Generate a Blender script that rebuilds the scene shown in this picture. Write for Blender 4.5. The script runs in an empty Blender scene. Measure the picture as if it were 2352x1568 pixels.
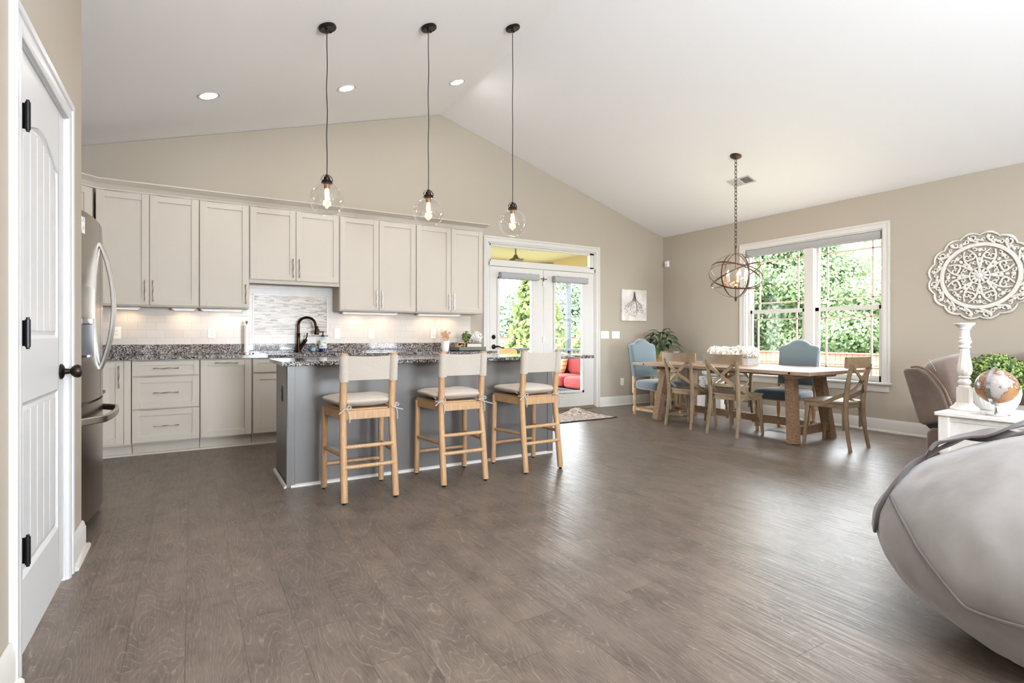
import bpy, math, random
from mathutils import Vector, Matrix, noise
SC = bpy.context.scene
COL = SC.collection
R = math.radians
PI = math.pi
random.seed(7)

# ---------------------------------------------------------------- camera, world, lights, exposure
cam_d = bpy.data.cameras.new('camera'); cam = bpy.data.objects.new('camera', cam_d); COL.objects.link(cam)
cam.location = (0, 0, 1.10); cam.rotation_euler = (R(90), 0, R(-30.79))
cam_d.sensor_width = 36.0; cam_d.lens = 18.90; cam_d.shift_y = -0.0051; cam_d.clip_start = 0.02; cam_d.clip_end = 300
SC.camera = cam
SC.view_settings.view_transform = 'Standard'; SC.view_settings.look = 'None'
SC.view_settings.gamma = 1.0; SC.view_settings.use_curve_mapping = False
SC.view_settings.exposure = 1.0
W = bpy.data.worlds.new('sky'); SC.world = W; W.use_nodes = True
W.node_tree.nodes['Background'].inputs[0].default_value = (0.90, 0.94, 1.0, 1)
W.node_tree.nodes['Background'].inputs[1].default_value = 11.0

def light(name, kind, loc, rot, power, size=None, color=(1, 1, 1), size_y=None, spread=None, portal=False):
    d = bpy.data.lights.new(name, kind); o = bpy.data.objects.new(name, d); COL.objects.link(o)
    o.location = loc; o.rotation_euler = rot; d.energy = power; d.color = color
    if kind == 'AREA':
        d.shape = 'RECTANGLE' if size_y else 'DISK'; d.size = size
        if size_y: d.size_y = size_y
        if spread: d.spread = spread
        if portal: d.cycles.is_portal = True
    elif kind == 'SUN': d.angle = size or R(1)
    elif size is not None: d.shadow_soft_size = size
    return o
light('sun', 'SUN', (0, 0, 20), (R(38), R(-30), 0), 12.0, R(2), (1.0, 0.96, 0.9))
# daylight through the dining window and the french doors (portals guide the sky light)
light('portal_dining_window', 'AREA', (7.0, 4.05, 1.45), (0, R(90), 0), 1, 1.8, size_y=1.85, portal=True)
light('portal_french_doors', 'AREA', (4.44, 6.66, 1.2), (R(-90), 0, 0), 1, 1.9, size_y=2.4, portal=True)
# added fill lamps behind the camera, tilted up to brighten the ceiling
light('added_ceiling_fill', 'AREA', (1.75, -3.3, 1.45), (R(150), 0, 0), 390, 1.1, (0.80, 0.88, 1.0), 1.6)
light('added_ceiling_fill', 'AREA', (5.05, -3.3, 1.45), (R(150), 0, 0), 22, 1.1, (0.80, 0.88, 1.0), 1.6)

# ---------------------------------------------------------------- mesh helpers
class MB:
    def __init__(s): s.v = []; s.f = []; s.m = []
    def add(s, vs, fs, m=0):
        n = len(s.v); s.v += [tuple(v) for v in vs]; s.f += [tuple(i + n for i in f) for f in fs]; s.m += [m] * len(fs); return s
    def box(s, x0, x1, y0, y1, z0, z1, m=0):
        return s.add([(x0,y0,z0),(x1,y0,z0),(x1,y1,z0),(x0,y1,z0),(x0,y0,z1),(x1,y0,z1),(x1,y1,z1),(x0,y1,z1)],
                     [(0,3,2,1),(4,5,6,7),(0,1,5,4),(1,2,6,5),(2,3,7,6),(3,0,4,7)], m)
    def obox(s, c, size, M=None, m=0):
        M = M or Matrix.Identity(3); c = Vector(c); a, b, d = [q/2 for q in size]
        vs = [c + M @ Vector(p) for p in [(-a,-b,-d),(a,-b,-d),(a,b,-d),(-a,b,-d),(-a,-b,d),(a,-b,d),(a,b,d),(-a,b,d)]]
        return s.add(vs, [(0,3,2,1),(4,5,6,7),(0,1,5,4),(1,2,6,5),(2,3,7,6),(3,0,4,7)], m)
    def beam(s, p, q, w, h, up=(0,0,1), w2=None, h2=None, m=0):
        p = Vector(p); q = Vector(q); d = (q-p).normalized(); u = Vector(up); r = d.cross(u)
        if r.length < 1e-4: r = d.cross(Vector((0,1,0)))
        r.normalize(); u = r.cross(d)
        vs = []
        for c, a, b in ((p, w/2, h/2), (q, (w2 or w)/2, (h2 or h)/2)):
            vs += [c - r*a - u*b, c + r*a - u*b, c + r*a + u*b, c - r*a + u*b]
        return s.add(vs, [(0,1,2,3),(7,6,5,4),(0,4,5,1),(1,5,6,2),(2,6,7,3),(3,7,4,0)], m)
    def strap(s, pts, w, t, nrm=None, m=0):
        # flat strip with width w and thickness t along pts; nrm: function or vector giving the flat side's normal
        pts = [Vector(p) for p in pts]; vs = []; n = len(pts)
        for i, p in enumerate(pts):
            d = (pts[min(i+1, n-1)] - pts[max(i-1, 0)]).normalized()
            N = Vector(nrm(i) if callable(nrm) else nrm); side = d.cross(N).normalized(); N = side.cross(d).normalized()
            vs += [p - side*w/2 - N*t/2, p + side*w/2 - N*t/2, p + side*w/2 + N*t/2, p - side*w/2 + N*t/2]
        fs = []
        for i in range(n-1):
            for k in range(4): fs.append((4*i+k, 4*i+(k+1) % 4, 4*i+4+(k+1) % 4, 4*i+4+k))
        fs += [(3,2,1,0), (4*n-4, 4*n-3, 4*n-2, 4*n-1)]
        return s.add(vs, fs, m)
    def tube(s, pts, r, seg=10, closed=False, flat=1.0, m=0):
        pts = [Vector(p) for p in pts]; n = len(pts); rs = r if isinstance(r, (list, tuple)) else [r]*n
        vs = []; prev = None
        for i, p in enumerate(pts):
            if closed: d = (pts[(i+1) % n] - pts[i-1]).normalized()
            else: d = (pts[min(i+1, n-1)] - pts[max(i-1, 0)]).normalized()
            if prev is None:
                a = Vector((0,0,1)) if abs(d.z) < 0.9 else Vector((1,0,0)); u = d.cross(a).normalized()
            else: u = (prev - d*prev.dot(d)).normalized()
            prev = u; w = d.cross(u)
            for k in range(seg):
                t = 2*PI*k/seg; vs.append(p + u*math.cos(t)*rs[i] + w*math.sin(t)*rs[i]*flat)
        fs = []
        for i in range(n if closed else n-1):
            j = (i+1) % n
            for k in range(seg): fs.append((i*seg+k, i*seg+(k+1) % seg, j*seg+(k+1) % seg, j*seg+k))
        if not closed: fs += [tuple(range(seg-1, -1, -1)), tuple(range((n-1)*seg, n*seg))]
        return s.add(vs, fs, m)
    def lathe(s, prof, c=(0,0,0), seg=24, M=None, m=0, cap=True):
        c = Vector(c); vs = []; n = len(prof)
        for r, z in prof:
            for k in range(seg):
                t = 2*PI*k/seg; p = Vector((r*math.cos(t), r*math.sin(t), z)); vs.append(c + (M @ p if M else p))
        fs = []
        for i in range(n-1):
            for k in range(seg): fs.append((i*seg+k, i*seg+(k+1) % seg, (i+1)*seg+(k+1) % seg, (i+1)*seg+k))
        if cap: fs += [tuple(range(seg-1, -1, -1)), tuple(range((n-1)*seg, n*seg))]
        return s.add(vs, fs, m)
    def prism(s, poly, a, b, axis='y', m=0):
        def P(u, w, t): return (u, t, w) if axis == 'y' else ((t, u, w) if axis == 'x' else (u, w, t))
        n = len(poly); vs = [P(u, w, a) for u, w in poly] + [P(u, w, b) for u, w in poly]
        fs = [tuple(range(n)), tuple(range(2*n-1, n-1, -1))] + [(i, i+n, (i+1) % n + n, (i+1) % n) for i in range(n)]
        return s.add(vs, fs, m)
    def grid(s, nu, nv, fn, closed_u=False, m=0):
        vs = [fn(i/(nu if closed_u else nu-1), j/(nv-1)) for j in range(nv) for i in range(nu)]; fs = []
        for j in range(nv-1):
            for i in range(nu if closed_u else nu-1):
                k = (i+1) % nu; fs.append((j*nu+i, j*nu+k, (j+1)*nu+k, (j+1)*nu+i))
        return s.add(vs, fs, m)
    def ball(s, c, rx, ry=None, rz=None, seg=20, rings=12, e=1.0, e2=1.0, M=None, fn=None, m=0):
        ry = ry or rx; rz = rz or rx; c = Vector(c)
        def sp(a, e): return math.copysign(abs(a)**e, a)
        vs = []
        for j in range(rings+1):
            ph = -PI/2 + PI*j/rings
            for i in range(seg):
                th = 2*PI*i/seg
                p = Vector((rx*sp(math.cos(th), e)*sp(math.cos(ph), e2), ry*sp(math.sin(th), e)*sp(math.cos(ph), e2), rz*sp(math.sin(ph), e2)))
                if fn: p = fn(p)
                vs.append(c + (M @ p if M else p))
        fs = [(j*seg+i, j*seg+(i+1) % seg, (j+1)*seg+(i+1) % seg, (j+1)*seg+i) for j in range(rings) for i in range(seg)]
        return s.add(vs, fs, m)
    def build(s, name, mats, parent=None, bevel=0, angle=35, sub=0, smooth=True, loc=None, seg=2):
        me = bpy.data.meshes.new(name); me.from_pydata(s.v, [], s.f)
        for mm in (mats if isinstance(mats, (list, tuple)) else [mats]): me.materials.append(mm)
        if any(s.m): me.polygons.foreach_set('material_index', s.m)
        me.validate(); me.update()
        bm_fix(me)
        if smooth:
            me.polygons.foreach_set('use_smooth', [True]*len(me.polygons)); me.set_sharp_from_angle(angle=R(angle))
        o = bpy.data.objects.new(name, me); COL.objects.link(o)
        if parent: o.parent = parent
        if loc: o.location = loc
        if bevel:
            b = o.modifiers.new('bevel', 'BEVEL'); b.width = bevel; b.segments = seg; b.limit_method = 'ANGLE'; b.angle_limit = R(40); b.harden_normals = False
        if sub:
            q = o.modifiers.new('sub', 'SUBSURF'); q.levels = sub; q.render_levels = sub
        return o
def bm_fix(me):
    import bmesh
    b = bmesh.new(); b.from_mesh(me); bmesh.ops.remove_doubles(b, verts=b.verts, dist=1e-6); bmesh.ops.recalc_face_normals(b, faces=b.faces); b.to_mesh(me); b.free()

def tag(o, label=None, cat=None, group=None, kind=None):
    if label: o['label'] = label
    if cat: o['category'] = cat
    if group: o['group'] = group
    if kind: o['kind'] = kind
    return o
def thing(name, label, cat, loc=(0,0,0), rz=0, group=None):
    o = bpy.data.objects.new(name, None); COL.objects.link(o); o.empty_display_size = 0.1
    o.location = loc; o.rotation_euler = (0, 0, rz); return tag(o, label, cat, group)
def struct(o): o['kind'] = 'structure'; return o
def sthing(name, loc=(0,0,0)):
    o = bpy.data.objects.new(name, None); COL.objects.link(o); o.location = loc; o['kind'] = 'structure'; return o
def dup(root, loc=None, rz=None, label=None, group=None):
    r = root.copy(); COL.objects.link(r)
    if loc is not None: r.location = loc
    if rz is not None: r.rotation_euler = (0, 0, rz)
    if label: r['label'] = label
    if group: r['group'] = group
    def rec(a, b):
        for ch in list(a.children):
            c = ch.copy(); COL.objects.link(c); c.parent = b; rec(ch, c)
    rec(root, r)
    return r
def arc(c, r, a0, a1, n, plane='xz'):
    out = []
    for i in range(n+1):
        a = a0 + (a1-a0)*i/n; u, w = r*math.cos(a), r*math.sin(a)
        out.append({'xz': (c[0]+u, c[1], c[2]+w), 'xy': (c[0]+u, c[1]+w, c[2]), 'yz': (c[0], c[1]+u, c[2]+w)}[plane])
    return out
def bez(p0, p1, p2, p3, n=10):
    p0, p1, p2, p3 = map(Vector, (p0, p1, p2, p3)); o = []
    for i in range(n+1):
        t = i/n; a = 1-t; o.append(p0*a**3 + p1*3*a*a*t + p2*3*a*t*t + p3*t**3)
    return o
def smoothpts(P, n=6):
    P = [Vector(p) for p in P]; out = []
    for i in range(len(P)-1):
        a, b, c, d = P[max(i-1, 0)], P[i], P[i+1], P[min(i+2, len(P)-1)]
        for k in range(n):
            t = k/n; out.append(0.5*((2*b) + (c-a)*t + (2*a-5*b+4*c-d)*t*t + (3*b-a-3*c+d)*t**3))
    out.append(P[-1]); return out

# ---------------------------------------------------------------- materials
def lin(c):
    return tuple(((q/255)/12.92 if q/255 <= 0.04045 else ((q/255+0.055)/1.055)**2.4) for q in c)
class NT:
    def __init__(s, name):
        s.mat = bpy.data.materials.new(name); s.mat.use_nodes = True; s.t = s.mat.node_tree; s.n = s.t.nodes; s.l = s.t.links
        s.b = s.n['Principled BSDF']; s._tc = None
    def tc(s, k='Object'):
        if not s._tc: s._tc = s.n.new('ShaderNodeTexCoord')
        return s._tc.outputs[k]
    def node(s, t, **kw):
        n = s.n.new(t)
        for k, v in kw.items(): setattr(n, k, v)
        return n
    def put(s, sock, v):
        if isinstance(v, (int, float)): sock.default_value = v
        elif isinstance(v, tuple): sock.default_value = v if len(v) == len(sock.default_value) else tuple(v) + (1,)
        else: s.l.new(v, sock)
    def math(s, op, a, b=None, c=None, clamp=False):
        n = s.node('ShaderNodeMath', operation=op); n.use_clamp = clamp; s.put(n.inputs[0], a)
        if b is not None: s.put(n.inputs[1], b)
        if c is not None: s.put(n.inputs[2], c)
        return n.outputs[0]
    def mapping(s, vec, scale=(1,1,1), loc=(0,0,0), rot=(0,0,0)):
        n = s.node('ShaderNodeMapping'); s.l.new(vec, n.inputs['Vector']); n.inputs['Scale'].default_value = scale
        n.inputs['Location'].default_value = loc; n.inputs['Rotation'].default_value = rot; return n.outputs[0]
    def noise(s, vec, scale=5, detail=2, rough=0.5, dist=0):
        n = s.node('ShaderNodeTexNoise'); s.l.new(vec, n.inputs['Vector']); n.inputs['Scale'].default_value = scale
        n.inputs['Detail'].default_value = detail; n.inputs['Roughness'].default_value = rough; n.inputs['Distortion'].default_value = dist
        return n.outputs['Fac']
    def vor(s, vec, scale=5, feature='F1', out='Distance'):
        n = s.node('ShaderNodeTexVoronoi', feature=feature); s.l.new(vec, n.inputs['Vector']); n.inputs['Scale'].default_value = scale
        return n.outputs[out]
    def white(s, vec):
        n = s.node('ShaderNodeTexWhiteNoise', noise_dimensions='3D'); s.l.new(vec, n.inputs['Vector']); return n.outputs['Value']
    def ramp(s, fac, stops, interp='LINEAR'):
        n = s.node('ShaderNodeValToRGB'); s.put(n.inputs[0], fac); cr = n.color_ramp; cr.interpolation = interp
        while len(cr.elements) > 1: cr.elements.remove(cr.elements[0])
        cr.elements[0].position = stops[0][0]; cr.elements[0].color = tuple(stops[0][1]) + (1,)
        for p, c in stops[1:]:
            e = cr.elements.new(p); e.color = tuple(c) + (1,)
        return n.outputs[0]
    def mix(s, fac, a, b, mode='MIX'):
        n = s.node('ShaderNodeMix', data_type='RGBA', blend_type=mode); s.put(n.inputs[0], fac); s.put(n.inputs[6], a); s.put(n.inputs[7], b); return n.outputs[2]
    def sep(s, vec):
        n = s.node('ShaderNodeSeparateXYZ'); s.l.new(vec, n.inputs[0]); return n.outputs
    def comb(s, x, y, z):
        n = s.node('ShaderNodeCombineXYZ'); s.put(n.inputs[0], x); s.put(n.inputs[1], y); s.put(n.inputs[2], z); return n.outputs[0]
    def bump(s, h, strength=0.2, dist=0.01):
        n = s.node('ShaderNodeBump'); s.put(n.inputs['Height'], h); n.inputs['Strength'].default_value = strength; n.inputs['Distance'].default_value = dist
        s.l.new(n.outputs[0], s.b.inputs['Normal'])
    def col(s, c): s.put(s.b.inputs['Base Color'], c)
    def set(s, **kw):
        for k, v in kw.items(): s.put(s.b.inputs[k], v)
        return s
def mat(name, c, rough=0.5, metal=0.0, bump=None, var=None, coat=0.0, sheen=0.0, spec=None, emit=None, aniso=None):
    t = NT(name); base = lin(c); t.set(Roughness=rough, Metallic=metal)
    if var:   # (other colour, scale, mapping scale, lo, hi)
        c2, sc, ms = var[:3]; lo, hi = (var[3], var[4]) if len(var) > 3 else (0.35, 0.65)
        f = t.noise(t.mapping(t.tc(), ms), sc, 4, 0.6); t.col(t.ramp(f, [(lo, base), (hi, lin(c2))]))
    else: t.col(base)
    if bump: t.bump(t.noise(t.mapping(t.tc(), bump[2] if len(bump) > 2 else (1,1,1)), bump[0], 3, 0.6), bump[1], 0.01)
    if coat: t.set(**{'Coat Weight': coat, 'Coat Roughness': 0.08})
    if sheen: t.set(**{'Sheen Weight': sheen, 'Sheen Roughness': 0.5})
    if spec is not None: t.set(**{'Specular IOR Level': spec})
    if emit: t.set(**{'Emission Color': lin(emit[0]), 'Emission Strength': emit[1]})
    return t.mat
def glassmat(name, tint=(1,1,1), refl=0.9, rough=0.0, power=5.0):
    t = NT(name); t.n.remove(t.b)
    tr = t.node('ShaderNodeBsdfTransparent'); tr.inputs[0].default_value = tint + (1,)
    gl = t.node('ShaderNodeBsdfGlossy'); gl.inputs['Roughness'].default_value = rough; gl.inputs[0].default_value = (1,1,1,1)
    fr = t.node('ShaderNodeLayerWeight'); fr.inputs[0].default_value = 0.5
    mx = t.node('ShaderNodeMixShader'); t.l.new(t.math('ADD', 0.045*refl, t.math('MULTIPLY', t.math('POWER', fr.outputs['Facing'], power), 0.8*refl)), mx.inputs[0])
    t.l.new(tr.outputs[0], mx.inputs[1]); t.l.new(gl.outputs[0], mx.inputs[2])
    t.l.new(mx.outputs[0], t.n['Material Output'].inputs[0]); return t.mat

M = {}
M['wall'] = mat('greige_wall', (174, 164, 149), 0.75, bump=(260, 0.03))
M['ceiling'] = mat('ceiling_paint', (243, 242, 242), 0.8, bump=(200, 0.02))
M['trim'] = mat('white_trim', (208, 204, 198), 0.5, spec=0.22)
M['doorp'] = mat('pantry_door_paint', (206, 205, 204), 0.38, spec=0.3)
M['cab'] = mat('cream_cabinet', (195, 186, 173), 0.5, spec=0.22)
M['cabin'] = mat('cabinet_gap', (120, 108, 92), 0.6)
M['nickel'] = mat('brushed_nickel', (200, 194, 186), 0.22, 1.0)
M['chrome'] = mat('chrome', (225, 225, 228), 0.06, 1.0)
M['steel'] = mat('fridge_steel', (150, 143, 135), 0.24, 1.0, bump=(30, 0.03, (1,1,60)))
M['steelh'] = mat('handle_steel', (176, 172, 166), 0.28, 1.0)
M['black'] = mat('black_metal', (22, 20, 20), 0.35, 0.6)
M['plast'] = mat('dark_plastic', (40, 40, 44), 0.4)
M['bronze'] = mat('oil_rubbed_bronze', (52, 42, 38), 0.35, 0.85)
M['bronze_f'] = mat('faucet_bronze', (46, 32, 26), 0.2, 0.9)
M['island'] = mat('island_charcoal_paint', (104, 101, 98), 0.33, bump=(120, 0.02))
M['plate'] = mat('switch_plate', (240, 234, 222), 0.35)
M['slot'] = mat('outlet_slot', (60, 52, 46), 0.6)
M['linen'] = mat('natural_linen', (186, 177, 164), 0.9, bump=(900, 0.35), var=((174,164,151), 60, (1,1,8)), sheen=0.3)
M['cushion'] = mat('linen_cushion', (186, 174, 158), 0.92, bump=(700, 0.3), sheen=0.3)
M['oak'] = mat('light_oak', (188, 152, 112), 0.5, bump=(60, 0.08, (6,6,1)), var=((166,130,92), 14, (7,7,0.6)))
M['xwood'] = mat('weathered_oak', (152, 130, 102), 0.5, bump=(60, 0.08, (2,2,1)), var=((124,102,78), 5, (1.5,1.5,1.2)))
M['plank'] = mat('sawn_table_plank', (176, 150, 128), 0.42, bump=(50, 0.25, (6,0.6,6)), var=((138,110,88), 8, (7,0.5,7)))
M['legw'] = mat('rough_sawn_leg', (160, 128, 98), 0.7, bump=(110, 0.6, (1,1,2)), var=((120,90,64), 30, (1,1,4)))
M['legend'] = mat('turned_wood', (196, 166, 132), 0.55, var=((170,138,104), 12, (4,4,1)))
M['blue'] = mat('blue_upholstery', (98, 113, 119), 0.85, bump=(500, 0.15), sheen=0.6)
M['blue2'] = mat('blue_velvet_seat', (52, 70, 84), 0.7, bump=(300, 0.1), sheen=0.8)
M['nail'] = mat('nailhead', (90, 86, 84), 0.3, 0.9)
M['shade'] = mat('roller_fabric', (164, 162, 162), 0.85, bump=(300, 0.15, (0.2,0.2,3)))
M['white'] = mat('white_ceramic', (240, 238, 236), 0.3)
M['distress'] = mat('distressed_white', (226, 222, 215), 0.55, var=((216,210,201), 20, (1,1,0.3)), bump=(30, 0.15, (1,1,0.4)))
M['suede'] = mat('brown_suede', (112, 95, 84), 0.7, var=((96,80,70), 6, (1,1,1)), bump=(80, 0.05), sheen=0.35)
M['suedep'] = mat('tan_piping', (120, 90, 68), 0.6)
M['thread'] = mat('stitching', (214, 198, 176), 0.8)
M['bag'] = mat('beanbag_microsuede', (148, 143, 140), 0.85, var=((132,127,124), 3.5, (1,1,1)), bump=(9, 0.25), sheen=0.5)
M['bagd'] = mat('beanbag_flap', (92, 84, 84), 0.85, sheen=0.4)
M['leaf'] = mat('plant_leaf', (70, 100, 58), 0.45, var=((44,70,38), 9, (1,1,1)))
M['box_leaf'] = mat('boxwood_leaf', (150, 170, 84), 0.55, var=((52,80,48), 34, (1,1,1), 0.42, 0.58))
M['petal'] = mat('white_petal', (246, 242, 234), 0.8)
M['dried'] = mat('dried_flower', (214, 176, 132), 0.9)
M['wicker'] = mat('basket_weave', (198, 162, 108), 0.8, bump=(60, 0.6), var=((150,110,66), 30, (1,1,3)))
M['stand'] = mat('painted_stand', (134, 140, 112), 0.7, var=((168,140,98), 9, (1,1,1), 0.42, 0.56), bump=(40, 0.3))
M['paper'] = mat('paper', (226, 224, 220), 0.8, var=((168,170,172), 30, (1,1,1), 0.5, 0.6))
M['tray'] = mat('grey_tray', (104, 110, 102), 0.6)
M['greybox'] = mat('whitewashed_wood', (206, 202, 198), 0.7, bump=(40, 0.2, (1,1,6)), var=((180,176,174), 20, (1,1,8)))
M['tan'] = mat('tan_wood', (206, 168, 118), 0.6)
M['bulb'] = mat('warm_bulb_glow', (255, 200, 140), 0.4, emit=((255, 186, 116), 22))
M['bulbw'] = mat('candle_bulb_glow', (255, 214, 170), 0.4, emit=((255, 205, 160), 26))
M['lens'] = mat('downlight_lens', (255, 255, 255), 0.4, emit=((255, 250, 240), 9))
M['ucl'] = mat('under_cabinet_lens', (250, 240, 230), 0.4, emit=((255, 214, 178), 1.6))
M['brownmetal'] = mat('orb_ring_metal', (92, 76, 66), 0.35, 0.8)
M['brass'] = mat('socket_brass', (150, 112, 76), 0.35, 0.9)
M['glass'] = glassmat('window_glass', (0.975, 0.99, 0.98), 0.12)
M['globe'] = glassmat('clear_globe_glass', (0.96, 0.96, 0.955), 1.0, power=2.6)
M['bottle'] = glassmat('bottle_glass', (0.86, 0.92, 0.95), 1.0)
M['sconce'] = mat('sensor_plastic', (240, 240, 238), 0.4)
M['deep'] = mat('cobalt_soap', (30, 34, 96), 0.15)
M['green_dk'] = mat('screen_frame', (44, 56, 60), 0.5)
M['porchc'] = None
M['coral'] = mat('coral_fabric', (140, 48, 48), 0.85, bump=(200, 0.2))
M['fencew'] = mat('cedar_fence', (148, 84, 66), 0.8, var=((128,70,56), 6, (1,1,0.2)))
M['fenceb'] = mat('brown_fence', (104, 76, 66), 0.8)
M['trunk'] = mat('bark', (92, 76, 62), 0.9, bump=(20, 0.5))
M['grass'] = mat('lawn', (104, 108, 88), 0.95, var=((92,100,76), 4, (1,1,1)))
M['tree1'] = mat('maple_leaf', (116, 134, 98), 0.6, var=((90,112,74), 1.2, (1,1,1)))
M['tree2'] = mat('arborvitae_leaf', (104, 116, 60), 0.6, var=((76,94,46), 2, (1,1,1)))
M['tree3'] = mat('far_tree_leaf', (118, 138, 112), 0.6, var=((100,120,94), 1.0, (1,1,1)))
for k in ('tree1', 'tree2', 'tree3'):
    nt = M[k].node_tree; pb = nt.nodes['Principled BSDF']; trn = nt.nodes.new('ShaderNodeBsdfTranslucent'); mxs = nt.nodes.new('ShaderNodeMixShader'); mxs.inputs[0].default_value = 0.45
    src = pb.inputs['Base Color'].links[0].from_socket; nt.links.new(src, trn.inputs[0]); nt.links.new(pb.outputs[0], mxs.inputs[1]); nt.links.new(trn.outputs[0], mxs.inputs[2]); nt.links.new(mxs.outputs[0], nt.nodes['Material Output'].inputs[0])

def floor_material():
    t = NT('grey_oak_planks'); o = t.sep(t.tc()); x, y = o[0], o[1]
    WD, LN = 0.18, 1.22
    xs = t.math('DIVIDE', t.math('ADD', x, 0.02), WD); row = t.math('FLOOR', xs); fx = t.math('FRACT', xs)
    off = t.math('MULTIPLY', t.white(t.comb(row, 3.0, 1.0)), LN)
    ys = t.math('DIVIDE', t.math('ADD', y, off), LN); brd = t.math('FLOOR', ys); fy = t.math('FRACT', ys)
    rnd = t.white(t.comb(row, brd, 5.0)); rnd2 = t.white(t.comb(row, brd, 9.0))
    # cathedral grain: contour lines of stretched noise
    px = t.math('ADD', t.math('MULTIPLY', x, 1.0), t.math('MULTIPLY', rnd, 37.0)); py = t.math('ADD', t.math('MULTIPLY', y, 0.20), t.math('MULTIPLY', rnd2, 51.0))
    v = t.comb(px, py, 0.0)
    wob = t.noise(t.comb(x, t.math('MULTIPLY', y, 0.6), rnd), 26, 2, 0.6)
    n1 = t.math('ADD', t.noise(v, 5.2, 1.0, 0.35), t.math('MULTIPLY', t.math('SUBTRACT', wob, 0.5), 0.016))
    ring = t.math('FRACT', t.math('MULTIPLY', n1, 34.0))
    line = t.math('SUBTRACT', 1.0, t.math('MULTIPLY', t.math('ABSOLUTE', t.math('SUBTRACT', ring, 0.5)), 8.0), clamp=True)
    brk = t.math('SMOOTH_MAX', 0.0, t.math('SUBTRACT', t.noise(t.comb(x, t.math('MULTIPLY', y, 0.35), 2.0), 70, 2, 0.6), 0.36), 0.1)
    line = t.math('MULTIPLY', line, t.math('MULTIPLY', brk, 3.2), clamp=True)
    fib = t.noise(t.comb(t.math('MULTIPLY', x, 40.0), t.math('MULTIPLY', y, 2.2), rnd), 7.0, 3, 0.7)
    pat = t.noise(t.comb(px, t.math('MULTIPLY', y, 0.6), 7.0), 7.0, 3, 0.6)
    base = t.ramp(pat, [(0.30, lin((74, 65, 59))), (0.5, lin((100, 88, 79))), (0.72, lin((116, 103, 93)))])
    base = t.mix(t.math('MULTIPLY', rnd, 0.30), base, lin((78, 70, 65)))
    base = t.mix(t.math('MULTIPLY', t.math('SUBTRACT', fib, 0.42, clamp=True), 1.5, clamp=True), base, lin((138, 125, 113)))
    base = t.mix(t.math('MULTIPLY', line, 0.58), base, lin((160, 147, 134)))
    e1 = t.math('LESS_THAN', fx, 0.012); e2 = t.math('LESS_THAN', fy, 0.0022); e = t.math('MAXIMUM', e1, e2)
    base = t.mix(t.math('MULTIPLY', e, 0.6), base, lin((50, 43, 38)))
    t.col(base)
    rr = t.noise(t.comb(t.math('MULTIPLY', x, 9.0), t.math('MULTIPLY', y, 0.9), 4.0), 6.0, 2, 0.6)
    t.put(t.b.inputs['Roughness'], t.math('ADD', 0.25, t.math('MULTIPLY', rr, 0.20)))
    t.put(t.b.inputs['Specular IOR Level'], 0.36)
    rib = t.noise(t.comb(t.math('MULTIPLY', x, 1.0), t.math('MULTIPLY', y, 0.045), 1.0), 34.0, 2, 0.55)
    h = t.math('ADD', t.math('MULTIPLY', rib, 0.75), t.math('MULTIPLY', fib, 0.09)); h = t.math('SUBTRACT', h, t.math('MULTIPLY', e, 0.25))
    t.bump(h, 0.6, 0.006)
    return t.mat
M['floor'] = floor_material()

def granite_material():
    t = NT('speckled_granite'); c = t.tc(); w = t.noise(c, 40, 3, 0.6)
    d = t.node('ShaderNodeVectorMath', operation='ADD'); t.l.new(c, d.inputs[0]); t.l.new(t.comb(t.math('MULTIPLY', w, 0.012), t.math('MULTIPLY', w, -0.01), t.math('MULTIPLY', w, 0.012)), d.inputs[1])
    v1 = t.vor(d.outputs[0], 150, out='Color'); s1 = t.sep(v1)
    v2 = t.vor(d.outputs[0], 320, out='Color'); s2 = t.sep(v2)
    big = t.noise(c, 28, 3, 0.6)
    f = t.math('ADD', t.math('MULTIPLY', s1[0], 0.55), t.math('MULTIPLY', s2[1], 0.25)); f = t.math('ADD', f, t.math('MULTIPLY', big, 0.35))
    t.col(t.ramp(f, [(0.28, (0.008,0.008,0.009)), (0.46, lin((46,45,47))), (0.56, lin((104,98,96))), (0.70, lin((150,143,138))), (0.9, lin((208,203,198)))]))
    t.set(Roughness=0.07); return t.mat
M['granite'] = granite_material()

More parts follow.
